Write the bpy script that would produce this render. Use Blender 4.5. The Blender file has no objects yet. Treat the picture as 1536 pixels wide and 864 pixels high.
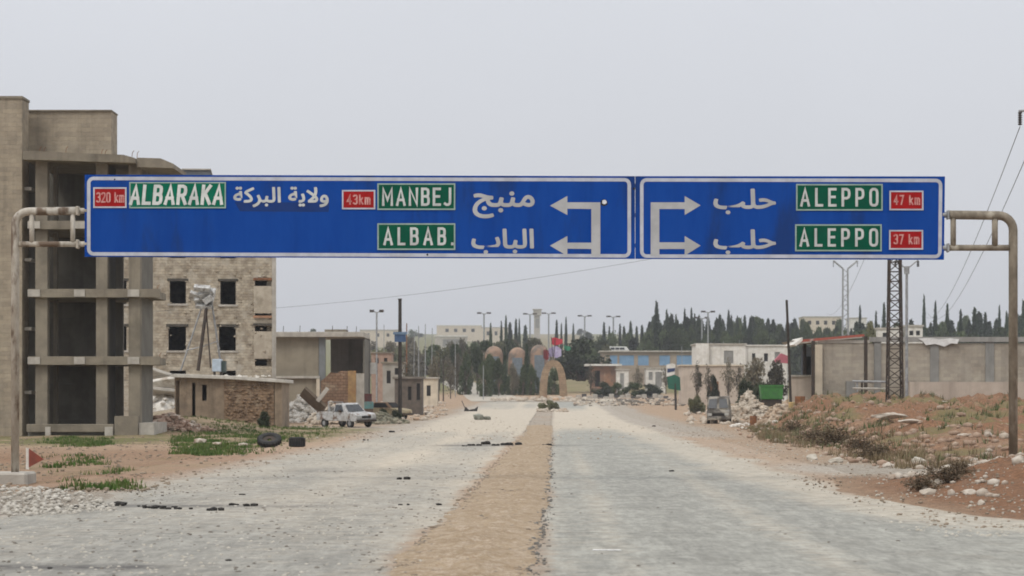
import bpy, bmesh, math, random
import numpy as np
from mathutils import Vector, Matrix
R = math.radians
rng = random.Random(7)
nrng = np.random.default_rng(11)
sc = bpy.context.scene
COL = sc.collection

# ------------------------------------------------------------------ camera
F = 85.0 / 36.0 * 1536.0          # focal length in photograph pixels
EYE, HOR = 1.7, 600.0             # eye height, horizon row
cam = bpy.data.cameras.new('camera'); cam.lens = 85; cam.sensor_width = 36
cam.shift_y = (HOR - 432.0) / 1536.0
cam.clip_start = 0.5; cam.clip_end = 20000
cam.dof.use_dof = True; cam.dof.focus_distance = 60; cam.dof.aperture_fstop = 4.0
camo = bpy.data.objects.new('camera', cam); COL.objects.link(camo)
camo.location = (0, 0, EYE); camo.rotation_euler = (R(90), 0, 0)
sc.camera = camo

# ------------------------------------------------------------------ overcast sky, veiled sun
SUN_EL, SUN_AZ = 52.0, 215.0      # azimuth clockwise from +Y: behind the camera, to the left
w = bpy.data.worlds.new('World'); sc.world = w; w.use_nodes = True
nt = w.node_tree; N = nt.nodes; L = nt.links
bg = N['Background']
sky = N.new('ShaderNodeTexSky'); sky.sky_type = 'NISHITA'; sky.sun_disc = False
sky.sun_elevation = R(SUN_EL); sky.sun_rotation = R(SUN_AZ); sky.dust_density = 4.0
hs = N.new('ShaderNodeHueSaturation'); hs.inputs['Saturation'].default_value = 0.12
L.new(sky.outputs[0], hs.inputs['Color'])
tc = N.new('ShaderNodeTexCoord'); sp = N.new('ShaderNodeSeparateXYZ'); L.new(tc.outputs['Generated'], sp.inputs[0])
ramp = N.new('ShaderNodeValToRGB'); L.new(sp.outputs['Z'], ramp.inputs[0])
e = ramp.color_ramp.elements
e[0].position = 0.0; e[0].color = (6.6, 6.75, 7.1, 1)
e[1].position = 1.0; e[1].color = (14.0, 14.1, 14.5, 1)
k = e.new(0.18); k.color = (7.7, 7.95, 8.5, 1)
nz = N.new('ShaderNodeTexNoise'); nz.inputs['Scale'].default_value = 2.2; nz.inputs['Detail'].default_value = 4
L.new(tc.outputs['Generated'], nz.inputs['Vector'])
mr = N.new('ShaderNodeMapRange'); mr.inputs['From Min'].default_value = .3; mr.inputs['From Max'].default_value = .7
mr.inputs['To Min'].default_value = .95; mr.inputs['To Max'].default_value = 1.05; L.new(nz.outputs['Fac'], mr.inputs['Value'])
vm = N.new('ShaderNodeVectorMath'); vm.operation = 'SCALE'; L.new(ramp.outputs['Color'], vm.inputs[0]); L.new(mr.outputs[0], vm.inputs['Scale'])
mx = N.new('ShaderNodeMix'); mx.data_type = 'RGBA'; mx.inputs[0].default_value = 0.93
L.new(hs.outputs[0], mx.inputs[6]); L.new(vm.outputs[0], mx.inputs[7])
L.new(mx.outputs[2], bg.inputs['Color']); bg.inputs['Strength'].default_value = 0.1
sl = bpy.data.lights.new('sun', 'SUN'); sl.energy = 1.4; sl.angle = R(16); sl.color = (1, .96, .9)
so = bpy.data.objects.new('sun', sl); COL.objects.link(so)
az, el = R(SUN_AZ), R(SUN_EL)
sd = Vector((math.sin(az) * math.cos(el), math.cos(az) * math.cos(el), math.sin(el)))
so.rotation_euler = sd.to_track_quat('Z', 'Y').to_euler(); so.location = (0, 0, 60)
sc.view_settings.view_transform = 'Standard'; sc.view_settings.look = 'None'
sc.view_settings.exposure = 0.0; sc.view_settings.gamma = 1.0
sc.cycles.use_denoising = True
sc.cycles.max_bounces = 6; sc.cycles.diffuse_bounces = 3; sc.cycles.volume_bounces = 0
sc.cycles.filter_width = 1.8

# ------------------------------------------------------------------ helpers
def smooth(a, b, x):
    t = np.clip((np.asarray(x, float) - a) / (b - a), 0, 1); return t * t * (3 - 2 * t)
def _hash(ix, iy, s):
    h = (ix * 374761393 + iy * 668265263 + s * 974634777) & 0xffffffff
    h = ((h ^ (h >> 13)) * 1274126177) & 0xffffffff
    return ((h ^ (h >> 16)) & 0xffff) / 65535.0
def vnoise(x, y, s=0):
    x = np.asarray(x, float); y = np.asarray(y, float)
    x0 = np.floor(x); y0 = np.floor(y); fx = x - x0; fy = y - y0
    fx = fx * fx * (3 - 2 * fx); fy = fy * fy * (3 - 2 * fy)
    a = x0.astype(np.int64); b = y0.astype(np.int64)
    return (_hash(a, b, s) * (1 - fx) + _hash(a + 1, b, s) * fx) * (1 - fy) + (_hash(a, b + 1, s) * (1 - fx) + _hash(a + 1, b + 1, s) * fx) * fy
def fbm(x, y, s=0, o=4):
    t = 0; a = .5
    for i in range(o):
        t = t + a * vnoise(x * 2 ** i, y * 2 ** i, s + i * 17); a *= .5
    return t / (1 - .5 ** o)

AX = 0.0176                                        # the road's axis drifts right by this much per metre
PY = [-100, 150, 200, 250, 380, 450, 550, 700, 1000, 1500, 2500, 9000]
PZ = [0, 0, .08, .35, 1.9, 3.3, 5.5, 9.0, 18, 38, 70, 70]
def base(y): return np.interp(y, PY, PZ)
def toe(y): return np.interp(y, [40, 62, 100, 150, 200], [10.2, 10.2, 11.0, 14.6, 19])
def H(x, y):
    x = np.asarray(x, float); y = np.asarray(y, float)
    u = x - AX * y
    z = base(y)
    t = toe(y)
    e = smooth(0, 4.0, x - t) * np.interp(y, [58, 84, 120, 145, 190, 240], [0, .75, 1.25, 1.55, 1.2, 0])
    lump = (fbm(x * .6, y * .34, 3) - .45) * 1.25
    z = z + e * (1 + lump * .9) + e * (fbm(x * 2.2, y * 1.0, 9) - .5) * .5
    m = np.exp(-(((x - 10.9) / 2.7) ** 2 + ((y - 44) / 5.6) ** 2))       # the earth mound by the right post
    z = z + m * (.85 + .5 * (fbm(x * 1.3, y * 1.3, 21) - .5))
    lm = np.exp(-(((x + 17.5) / 3.8) ** 2 + ((y - 131) / 12) ** 2)) * .75
    lm2 = np.exp(-(((x + 8.6) / 1.6) ** 2 + ((y - 41) / 4.0) ** 2)) * .12
    rb = np.exp(-(((x + 20.5) / 3.2) ** 2 + ((y - 150) / 9) ** 2)) * 1.3
    off = np.maximum(smooth(-8.4, -11, u), smooth(5.5, 10, u))
    z = z + lm + lm2 + rb + off * (fbm(x * .7, y * .35, 5) - .5) * .12 * np.where(y < 400, 1, 0)
    return z
def h1(x, y): return float(H(np.array([x]), np.array([y]))[0])
def X(px, d): return (px - 768.0) / F * d
def Z(py, d): return EYE + (HOR - py) / F * d
_D = np.exp(np.linspace(math.log(18), math.log(1500), 1500))
def G(px, py):
    """the ground point seen at a photograph pixel"""
    xs = (px - 768.0) / F * _D; zs = EYE + (HOR - py) / F * _D
    hit = np.nonzero(zs <= H(xs, _D))[0]
    d = _D[hit[0]] if len(hit) else _D[-1]
    x = X(px, d); return x, float(d), h1(x, d)

class MB:
    def __init__(s): s.v = []; s.f = []
    def add(s, vs, fs):
        o = len(s.v); s.v += [tuple(map(float, p)) for p in vs]; s.f += [tuple(i + o for i in f) for f in fs]; return s
    def box(s, x0, x1, y0, y1, z0, z1, M=None):
        vs = [Vector(p) for p in ((x0, y0, z0), (x1, y0, z0), (x1, y1, z0), (x0, y1, z0), (x0, y0, z1), (x1, y0, z1), (x1, y1, z1), (x0, y1, z1))]
        if M is not None: vs = [M @ p for p in vs]
        return s.add(vs, [(0, 3, 2, 1), (4, 5, 6, 7), (0, 1, 5, 4), (1, 2, 6, 5), (2, 3, 7, 6), (3, 0, 4, 7)])
    def cbox(s, c, sz, M=None):
        a, b, d = [q / 2 for q in sz]
        T = Matrix.Translation(Vector(c)) @ (M if M is not None else Matrix())
        return s.box(-a, a, -b, b, -d, d, T)
    def tube(s, pts, r, n=8, r2=None, cap=True):
        pts = [Vector(p) for p in pts]; m = len(pts); rs = [r + ((r2 if r2 is not None else r) - r) * i / (m - 1) for i in range(m)]
        vs = []; fs = []; up = None
        for i, p in enumerate(pts):
            t = (pts[min(i + 1, m - 1)] - pts[max(i - 1, 0)]).normalized()
            if up is None:
                a = t.orthogonal().normalized()
            else:
                a = (up - t * up.dot(t)).normalized()
            up = a; b = t.cross(a)
            for k in range(n):
                q = 2 * math.pi * k / n; vs.append(p + (a * math.cos(q) + b * math.sin(q)) * rs[i])
        for i in range(m - 1):
            for k in range(n):
                fs.append((i * n + k, i * n + (k + 1) % n, (i + 1) * n + (k + 1) % n, (i + 1) * n + k))
        if cap: fs += [tuple(range(n))[::-1], tuple(range((m - 1) * n, m * n))]
        return s.add(vs, fs)
    def prism(s, prof, a0, a1, axis='y', M=None):
        """a profile [(p,q)] in the plane across AXIS, extruded from a0 to a1"""
        n = len(prof)
        def P(p, q, a): return {'y': (p, a, q), 'x': (a, p, q), 'z': (p, q, a)}[axis]
        vs = [Vector(P(p, q, a0)) for p, q in prof] + [Vector(P(p, q, a1)) for p, q in prof]
        if M is not None: vs = [M @ v for v in vs]
        fs = [tuple(range(n)), tuple(range(2 * n - 1, n - 1, -1))]
        fs += [(i, n + i, n + (i + 1) % n, (i + 1) % n) for i in range(n)]
        return s.add(vs, fs)
    def rock(s, c, r, r_=rng, flat=.7):
        bm = bmesh.new(); bmesh.ops.create_icosphere(bm, subdivisions=1, radius=1)
        q = [r * r_.uniform(.7, 1.3), r * r_.uniform(.7, 1.3), r * r_.uniform(.7, 1.2) * flat]
        M = Matrix.Rotation(r_.uniform(0, 6.28), 3, 'Z')
        vs = []
        for v in bm.verts:
            p = v.co * r_.uniform(.72, 1.15)
            p = Vector((max(-.75, min(.75, p.x)) * q[0], max(-.75, min(.75, p.y)) * q[1], max(-.7, min(.7, p.z)) * q[2]))
            vs.append(Vector(c) + M @ p)
        fs = [tuple(v.index for v in f.verts) for f in bm.faces]; bm.free()
        return s.add(vs, fs)
    def build(s, name, m, parent=None, smooth_=False, bevel=0, world=True, **props):
        me = bpy.data.meshes.new(name)
        v = s.v
        if parent is not None and world:
            o = parent
            off = Vector((0, 0, 0))
            while o is not None: off = off + Vector(o.location); o = o.parent
            v = [(a - off.x, b - off.y, c - off.z) for a, b, c in v]
        me.from_pydata(v, [], s.f); me.update()
        if bevel or True:
            bm = bmesh.new(); bm.from_mesh(me)
            if bevel:
                bmesh.ops.remove_doubles(bm, verts=bm.verts, dist=1e-5)
                es = [e_ for e_ in bm.edges if len(e_.link_faces) == 2 and e_.calc_face_angle(0) > .6]
                bmesh.ops.bevel(bm, geom=es, offset=bevel, segments=1, affect='EDGES', clamp_overlap=True)
            bmesh.ops.recalc_face_normals(bm, faces=bm.faces)
            bm.to_mesh(me); bm.free()
        if smooth_: me.polygons.foreach_set('use_smooth', [True] * len(me.polygons))
        me.materials.append(m)
        o = bpy.data.objects.new(name, me); COL.objects.link(o)
        if parent is not None: o.parent = parent
        for a, b in props.items(): o[a] = b
        return o

def tag(o, label, cat, group=None, kind=None):
    o['label'] = label; o['category'] = cat
    if group: o['group'] = group
    if kind: o['kind'] = kind
    return o
def thing(name, label, cat, loc=(0, 0, 0), group=None):
    o = bpy.data.objects.new(name, None); COL.objects.link(o); o.location = loc; o.empty_display_size = .3
    return tag(o, label, cat, group)
def dup(root, loc, rz=0, sc_=1.0, label=None, group=None):
    r = root.copy(); COL.objects.link(r); r.location = loc; r.rotation_euler = (0, 0, rz)
    r.scale = (sc_, sc_, sc_) if not isinstance(sc_, tuple) else sc_
    if label: r['label'] = label
    if group: r['group'] = group
    for ch in list(root.children):
        c = ch.copy(); COL.objects.link(c); c.parent = r
        for g in list(ch.children):
            d = g.copy(); COL.objects.link(d); d.parent = c
    return r

# ------------------------------------------------------------------ materials
def nd(t, ty, **kw):
    n = t.nodes.new(ty)
    for a, b in kw.items(): setattr(n, a, b)
    return n
def rgba(c): return (c[0], c[1], c[2], 1)
def mixc(t, fac, a, b, mode='MIX'):
    m = nd(t, 'ShaderNodeMix', data_type='RGBA', blend_type=mode)
    for s_, val in ((0, fac), (6, a), (7, b)):
        if hasattr(val, 'is_linked') or isinstance(val, bpy.types.NodeSocket): t.links.new(val, m.inputs[s_])
        elif s_ == 0: m.inputs[0].default_value = val
        else: m.inputs[s_].default_value = rgba(val)
    return m.outputs[2]
def noise(t, vec, scale, detail=5, rough=.6, lo=.35, hi=.65, stretch=None):
    if stretch:
        mp = nd(t, 'ShaderNodeMapping'); mp.inputs['Scale'].default_value = stretch; t.links.new(vec, mp.inputs['Vector']); vec = mp.outputs[0]
    n = nd(t, 'ShaderNodeTexNoise'); n.inputs['Scale'].default_value = scale; n.inputs['Detail'].default_value = detail; n.inputs['Roughness'].default_value = rough
    t.links.new(vec, n.inputs['Vector'])
    m = nd(t, 'ShaderNodeMapRange', interpolation_type='SMOOTHSTEP'); m.inputs['From Min'].default_value = lo; m.inputs['From Max'].default_value = hi
    t.links.new(n.outputs['Fac'], m.inputs['Value'])
    return m.outputs[0]
def attr(t, name):
    a = nd(t, 'ShaderNodeAttribute', attribute_name=name); return a.outputs['Fac']
def math_(t, op, a, b):
    m = nd(t, 'ShaderNodeMath', operation=op)
    for i, val in enumerate((a, b)):
        if isinstance(val, bpy.types.NodeSocket): t.links.new(val, m.inputs[i])
        else: m.inputs[i].default_value = val
    m.use_clamp = op in ('ADD', 'SUBTRACT', 'MULTIPLY')
    return m.outputs[0]
MATS = {}
def M(name, c1, c2=None, scale=3.0, c3=None, scale3=.6, rough=.85, bump=0, bscale=None, metal=0, stretch=None, brick=None, lo=.35, hi=.65, lo3=.5, hi3=.7, obj=False, spec=.3, streak=0):
    if name in MATS: return MATS[name]
    m = bpy.data.materials.new(name); m.use_nodes = True; t = m.node_tree; b = t.nodes['Principled BSDF']
    b.inputs['Roughness'].default_value = rough; b.inputs['Metallic'].default_value = metal; b.inputs['Specular IOR Level'].default_value = spec
    if obj: vec = nd(t, 'ShaderNodeTexCoord').outputs['Object']
    else: vec = nd(t, 'ShaderNodeNewGeometry').outputs['Position']
    c2 = c2 or tuple(q * .72 for q in c1)
    col = mixc(t, noise(t, vec, scale, lo=lo, hi=hi, stretch=stretch), c1, c2)
    if c3: col = mixc(t, noise(t, vec, scale3, lo=lo3, hi=hi3, stretch=stretch), col, c3)
    if streak:
        col = mixc(t, math_(t, 'MULTIPLY', noise(t, vec, 2.2, lo=.48, hi=.75, stretch=(1, 1, .06)), streak), col, tuple(q * .35 for q in c1))
    if obj and 'foliage' in name:
        oi = nd(t, 'ShaderNodeObjectInfo'); mr_ = nd(t, 'ShaderNodeMapRange'); mr_.inputs['To Min'].default_value = .62; mr_.inputs['To Max'].default_value = 1.5; t.links.new(oi.outputs['Random'], mr_.inputs['Value'])
        cc_ = nd(t, 'ShaderNodeVectorMath', operation='SCALE'); t.links.new(col, cc_.inputs[0]); t.links.new(mr_.outputs[0], cc_.inputs['Scale']); col = cc_.outputs[0]
    hgt = None
    if brick:
        bw, bh, mort, dark = brick
        s3 = nd(t, 'ShaderNodeSeparateXYZ'); t.links.new(vec, s3.inputs[0])
        cb = nd(t, 'ShaderNodeCombineXYZ')
        a_ = nd(t, 'ShaderNodeMath', operation='ADD'); t.links.new(s3.outputs[0], a_.inputs[0]); t.links.new(s3.outputs[1], a_.inputs[1])
        t.links.new(a_.outputs[0], cb.inputs[0]); t.links.new(s3.outputs[2], cb.inputs[1])
        wob = nd(t, 'ShaderNodeTexNoise'); wob.inputs['Scale'].default_value = 3; t.links.new(vec, wob.inputs['Vector'])
        wv = nd(t, 'ShaderNodeVectorMath', operation='MULTIPLY_ADD'); t.links.new(wob.outputs['Color'], wv.inputs[0]); wv.inputs[1].default_value = (.06, .05, 0); t.links.new(cb.outputs[0], wv.inputs[2])
        br = nd(t, 'ShaderNodeTexBrick'); br.inputs['Scale'].default_value = 1; br.inputs['Brick Width'].default_value = bw; br.inputs['Row Height'].default_value = bh
        br.inputs['Mortar Size'].default_value = mort; br.inputs['Color1'].default_value = (1.06, 1.05, 1.03, 1); br.inputs['Color2'].default_value = (.86, .86, .87, 1); br.inputs['Mortar'].default_value = (dark, dark, dark, 1); br.inputs['Mortar Smooth'].default_value = .4
        t.links.new(wv.outputs[0], br.inputs['Vector'])
        col = mixc(t, 1.0, col, br.outputs['Color'], 'MULTIPLY')
        hgt = br.outputs['Fac']
    t.links.new(col, b.inputs['Base Color'])
    if bump:
        n = nd(t, 'ShaderNodeTexNoise'); n.inputs['Scale'].default_value = bscale or scale * 4; n.inputs['Detail'].default_value = 6; t.links.new(vec, n.inputs['Vector'])
        bp = nd(t, 'ShaderNodeBump'); bp.inputs['Strength'].default_value = bump; bp.inputs['Distance'].default_value = .05
        h = n.outputs['Fac']
        if hgt is not None:
            sb = nd(t, 'ShaderNodeMath', operation='SUBTRACT'); t.links.new(h, sb.inputs[0]); t.links.new(hgt, sb.inputs[1]); h = sb.outputs[0]
        t.links.new(h, bp.inputs['Height']); t.links.new(bp.outputs[0], b.inputs['Normal'])
    MATS[name] = m; return m

def earth_colour(t, vec):
    """sand, red soil, pale gravel and green ground by the sheet's attributes, broken up by noise"""
    n1 = noise(t, vec, .9, 8, .65, .3, .7); n2 = noise(t, vec, 9, 6, .7, .35, .65); n3 = noise(t, vec, 45, 3, .7, .45, .62)
    sand = mixc(t, n1, (.47, .335, .222), (.36, .245, .158))
    sand = mixc(t, math_(t, 'MULTIPLY', n2, .5), sand, (.43, .345, .26))
    red = mixc(t, n2, (.33, .172, .095), (.185, .095, .053))
    pale = mixc(t, n2, (.48, .44, .375), (.35, .31, .255))
    def edge(a, sh=.55):
        s_ = math_(t, 'ADD', attr(t, a), 0.0)
        q = nd(t, 'ShaderNodeMath', operation='MULTIPLY_ADD'); t.links.new(n2, q.inputs[0]); q.inputs[1].default_value = sh
        q2 = nd(t, 'ShaderNodeMath', operation='MULTIPLY_ADD'); t.links.new(s_, q2.inputs[0]); q2.inputs[1].default_value = 1.6; q2.inputs[2].default_value = -.55
        t.links.new(q2.outputs[0], q.inputs[2]); q.use_clamp = True
        return q.outputs[0]
    col = mixc(t, edge('red'), sand, red)
    col = mixc(t, edge('pale'), col, pale)
    gr = mixc(t, n2, (.11, .14, .045), (.22, .20, .09))
    col = mixc(t, edge('grass'), col, gr)
    n4 = noise(t, vec, 5, 5, .75, .42, .64, stretch=(1, .22, 1))
    col = mixc(t, math_(t, 'MULTIPLY', n4, .4), col, (.17, .12, .085))
    col = mixc(t, math_(t, 'MULTIPLY', n3, .5), col, (.14, .10, .07))
    return col, n2, n3
def ground_mat():
    m = bpy.data.materials.new('earth'); m.use_nodes = True; t = m.node_tree; b = t.nodes['Principled BSDF']; b.inputs['Roughness'].default_value = .95; b.inputs['Specular IOR Level'].default_value = .1
    vec = nd(t, 'ShaderNodeNewGeometry').outputs['Position']
    col, n2, n3 = earth_colour(t, vec)
    t.links.new(col, b.inputs['Base Color'])
    n = nd(t, 'ShaderNodeTexNoise'); n.inputs['Scale'].default_value = 14; n.inputs['Detail'].default_value = 8; n.inputs['Roughness'].default_value = .75; t.links.new(vec, n.inputs['Vector'])
    bp = nd(t, 'ShaderNodeBump'); bp.inputs['Strength'].default_value = .9; bp.inputs['Distance'].default_value = .06
    t.links.new(n.outputs['Fac'], bp.inputs['Height']); t.links.new(bp.outputs[0], b.inputs['Normal'])
    return m
def road_mat(name, c1, c2):
    m = bpy.data.materials.new(name); m.use_nodes = True; t = m.node_tree; b = t.nodes['Principled BSDF']; b.inputs['Roughness'].default_value = .88; b.inputs['Specular IOR Level'].default_value = .25
    vec = nd(t, 'ShaderNodeNewGeometry').outputs['Position']
    long_ = noise(t, vec, 1.0, 6, .6, .3, .7, stretch=(1.6, .10, 1))
    fine = noise(t, vec, 30, 4, .75, .35, .65); med = noise(t, vec, 3.2, 7, .7, .38, .62); big = noise(t, vec, .35, 5, .6, .35, .65)
    col = mixc(t, long_, c1, c2)
    col = mixc(t, math_(t, 'MULTIPLY', big, .5), col, tuple(q * 1.25 for q in c1))
    patch = noise(t, vec, .55, 8, .75, .52, .64, stretch=(1, .5, 1))
    col = mixc(t, math_(t, 'MULTIPLY', patch, .5), col, (.30, .25, .185))
    cross = noise(t, vec, 1.0, 7, .75, .40, .66, stretch=(.7, 2.6, 1)); grain = noise(t, vec, 11, 6, .8, .42, .62)
    col = mixc(t, math_(t, 'MULTIPLY', med, .55), col, tuple(q * .66 for q in c2))
    col = mixc(t, math_(t, 'MULTIPLY', cross, .40), col, tuple(q * 1.28 for q in c1))
    col = mixc(t, math_(t, 'MULTIPLY', grain, .6), col, tuple(q * .62 for q in c2))
    col = mixc(t, math_(t, 'MULTIPLY', fine, .4), col, tuple(q * .5 for q in c2))
    drag = noise(t, vec, 9.0, 5, .7, .36, .64, stretch=(1, .13, 1)); drag2 = noise(t, vec, 3.0, 5, .7, .36, .64, stretch=(1, .16, 1))
    col = mixc(t, math_(t, 'MULTIPLY', drag, .36), col, tuple(q * 1.3 for q in c1))
    col = mixc(t, math_(t, 'MULTIPLY', drag2, .42), col, tuple(q * .62 for q in c2))
    # dark tar patches and cracks
    tar = noise(t, vec, .8, 6, .7, .60, .74, stretch=(.5, 1.1, 1))
    col = mixc(t, math_(t, 'MULTIPLY', tar, .30), col, (.17, .17, .17))
    vo = nd(t, 'ShaderNodeTexVoronoi', feature='DISTANCE_TO_EDGE'); vo.inputs['Scale'].default_value = .55
    wp = nd(t, 'ShaderNodeTexNoise'); wp.inputs['Scale'].default_value = 1.5; wp.inputs['Detail'].default_value = 5; t.links.new(vec, wp.inputs['Vector'])
    wa = nd(t, 'ShaderNodeVectorMath', operation='MULTIPLY_ADD'); t.links.new(wp.outputs['Color'], wa.inputs[0]); wa.inputs[1].default_value = (1.6, 1.6, 0); t.links.new(vec, wa.inputs[2])
    t.links.new(wa.outputs[0], vo.inputs['Vector'])
    ck = nd(t, 'ShaderNodeMapRange'); ck.inputs['From Min'].default_value = .012; ck.inputs['From Max'].default_value = .0; t.links.new(vo.outputs['Distance'], ck.inputs['Value'])
    col = mixc(t, math_(t, 'MULTIPLY', ck.outputs[0], .6), col, (.12, .115, .105))
    dust = mixc(t, med, (.56, .50, .405), (.40, .34, .26))
    a = attr(t, 'dust')
    q = nd(t, 'ShaderNodeMath', operation='MULTIPLY_ADD'); t.links.new(a, q.inputs[0]); q.inputs[1].default_value = 1.7; q.inputs[2].default_value = -.62
    q2 = nd(t, 'ShaderNodeMath', operation='MULTIPLY_ADD'); t.links.new(noise(t, vec, 2.6, 8, .72, .28, .72), q2.inputs[0]); q2.inputs[1].default_value = .62; t.links.new(q.outputs[0], q2.inputs[2]); q2.use_clamp = True
    col = mixc(t, math_(t, 'MULTIPLY', q2.outputs[0], .9), col, dust)
    sandy, _a, _b = earth_colour(t, vec)
    e1 = nd(t, 'ShaderNodeMath', operation='MULTIPLY_ADD'); t.links.new(attr(t, 'rim'), e1.inputs[0]); e1.inputs[1].default_value = 1.7; e1.inputs[2].default_value = -.62
    e2 = nd(t, 'ShaderNodeMath', operation='MULTIPLY_ADD'); t.links.new(noise(t, vec, 1.8, 8, .7, .28, .72), e2.inputs[0]); e2.inputs[1].default_value = .62; t.links.new(e1.outputs[0], e2.inputs[2]); e2.use_clamp = True
    col = mixc(t, e2.outputs[0], col, sandy)
    so_ = nd(t, 'ShaderNodeMath', operation='MULTIPLY'); t.links.new(attr(t, 'soot'), so_.inputs[0]); t.links.new(noise(t, vec, 4, 6, .7, .25, .6), so_.inputs[1])
    col = mixc(t, so_.outputs[0], col, (.09, .085, .08))
    t.links.new(col, b.inputs['Base Color'])
    n = nd(t, 'ShaderNodeTexNoise'); n.inputs['Scale'].default_value = 35; n.inputs['Detail'].default_value = 6; n.inputs['Roughness'].default_value = .7; t.links.new(vec, n.inputs['Vector'])
    bp = nd(t, 'ShaderNodeBump'); bp.inputs['Strength'].default_value = .55; bp.inputs['Distance'].default_value = .03
    t.links.new(n.outputs['Fac'], bp.inputs['Height']); t.links.new(bp.outputs[0], b.inputs['Normal'])
    return m

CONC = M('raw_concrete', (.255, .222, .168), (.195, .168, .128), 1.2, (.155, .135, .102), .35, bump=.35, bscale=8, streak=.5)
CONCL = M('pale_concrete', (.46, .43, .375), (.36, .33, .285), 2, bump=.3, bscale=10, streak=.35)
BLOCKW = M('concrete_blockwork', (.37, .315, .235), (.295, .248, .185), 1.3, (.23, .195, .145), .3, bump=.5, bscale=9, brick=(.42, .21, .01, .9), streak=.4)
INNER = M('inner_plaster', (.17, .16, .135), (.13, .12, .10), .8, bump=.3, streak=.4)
STONE = M('limestone_blocks', (.48, .42, .325), (.30, .25, .185), 1.9, (.54, .495, .41), .7, bump=.8, bscale=6, brick=(.34, .19, .02, .86), streak=.3)
RUBSTONE = M('brown_rubble_stone', (.30, .205, .13), (.22, .15, .096), 2.2, (.36, .28, .195), 1.6, bump=.9, bscale=6, brick=(.3, .17, .02, .86))
PLAST = M('dun_plaster', (.29, .222, .155), (.22, .168, .118), 2.0, (.17, .13, .095), .8, bump=.4, bscale=9, streak=.5)
WALLB = M('compound_blockwork', (.40, .36, .295), (.34, .30, .245), .9, (.29, .255, .205), .3, bump=.4, bscale=7, brick=(.42, .21, .01, .9), streak=.35)
PLINTH = M('pinkish_render', (.50, .425, .35), (.43, .36, .295), 1.0, bump=.3, streak=.3)
WHITEP = M('white_plaster', (.70, .68, .63), (.58, .55, .49), 1.5, bump=.2, streak=.3)
CREAM = M('cream_plaster', (.62, .54, .42), (.51, .44, .34), 1.2, bump=.2, streak=.3)
REDBR = M('red_brown_brick', (.36, .20, .12), (.25, .15, .10), 1.5, (.45, .33, .22), 1.2, bump=.6)
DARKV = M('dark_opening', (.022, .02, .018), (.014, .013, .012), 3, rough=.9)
LIMED = M('pale_rubble', (.74, .71, .65), (.60, .565, .50), 3, (.42, .36, .29), 1.2, bump=.7, bscale=12)
RUBB = M('mixed_rubble', (.52, .46, .38), (.38, .32, .25), 2.5, (.47, .31, .2), .9, bump=.7, bscale=12)
STEEL = M('galvanised_steel', (.36, .37, .37), (.24, .24, .24), 4, rough=.55, metal=.3)
DSTEEL = M('dark_rusted_steel', (.040, .034, .028), (.065, .045, .032), 5, rough=.7)
WOOD = M('creosoted_wood', (.035, .03, .026), (.06, .05, .04), 6, rough=.9)
RUST = M('rusted_sheet', (.26, .115, .05), (.14, .07, .04), 5, rough=.85, bump=.2)
TYRE = M('tyre_rubber', (.022, .022, .022), (.04, .038, .035), 6, rough=.85)
CHAR = M('charred_matter', (.018, .017, .016), (.05, .045, .04), 9, rough=.95, bump=.6)
GLASSD = M('sooty_glass', (.03, .034, .038), (.02, .022, .025), 3, rough=.25, spec=.5)
WPAINT = M('battered_white_paint', (.50, .51, .51), (.34, .33, .31), 3, (.16, .11, .08), 2.8, rough=.6, lo3=.50, hi3=.64)
GPAINT = M('dusty_grey_paint', (.22, .21, .19), (.33, .295, .24), 2.2, (.07, .062, .052), 1.6, rough=.8, lo3=.45, hi3=.62)
TANP = M('dusty_tan_paint', (.42, .36, .23), (.33, .27, .17), 2.5, (.22, .15, .09), 1.8, rough=.8)
BARK = M('tree_bark', (.12, .09, .065), (.07, .055, .04), 5, obj=True)
def leafmat(name, a, b): return M(name, a, b, .9, rough=.75, obj=True, lo=.3, hi=.7, spec=.15)
LEAFD = leafmat('cypress_foliage', (.030, .046, .026), (.05, .068, .036))
LEAFP = leafmat('pine_foliage', (.034, .048, .03), (.058, .07, .042))
LEAFB = leafmat('broad_foliage', (.045, .066, .028), (.085, .10, .045))
LEAFO = leafmat('olive_foliage', (.10, .105, .055), (.145, .14, .075))
GRASSM = M('short_grass', (.042, .095, .018), (.11, .135, .04), 1.2, rough=.8, spec=.15)
DRYM = M('dry_weeds', (.15, .115, .07), (.24, .19, .115), .9, rough=.9, spec=.1)
WEEDM = M('grey_green_weeds', (.10, .12, .06), (.17, .165, .09), .8, rough=.9, spec=.1)

# ------------------------------------------------------------------ ground and roads
def sheet(name, xs, ys, zs, m, attrs):
    ny, nx = xs.shape
    v = np.stack([xs, ys, zs], -1).reshape(-1, 3)
    i = np.arange(ny * nx).reshape(ny, nx)
    f = np.stack([i[:-1, :-1], i[:-1, 1:], i[1:, 1:], i[1:, :-1]], -1).reshape(-1, 4)
    me = bpy.data.meshes.new(name)
    me.vertices.add(len(v)); me.vertices.foreach_set('co', v.ravel())
    me.loops.add(f.size); me.loops.foreach_set('vertex_index', f.ravel())
    me.polygons.add(len(f)); me.polygons.foreach_set('loop_start', np.arange(0, f.size, 4)); me.polygons.foreach_set('loop_total', np.full(len(f), 4))
    me.update(); me.validate()
    me.polygons.foreach_set('use_smooth', [True] * len(me.polygons))
    for k_, a_ in attrs.items():
        at = me.attributes.new(k_, 'FLOAT', 'POINT'); at.data.foreach_set('value', np.clip(a_, 0, 1).ravel().astype(np.float32))
    me.materials.append(m)
    o = bpy.data.objects.new(name, me); COL.objects.link(o); o['kind'] = 'structure'
    return o
def blob(x, y, cx, cy, rx, ry): return np.exp(-(((x - cx) / rx) ** 2 + ((y - cy) / ry) ** 2))
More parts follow.
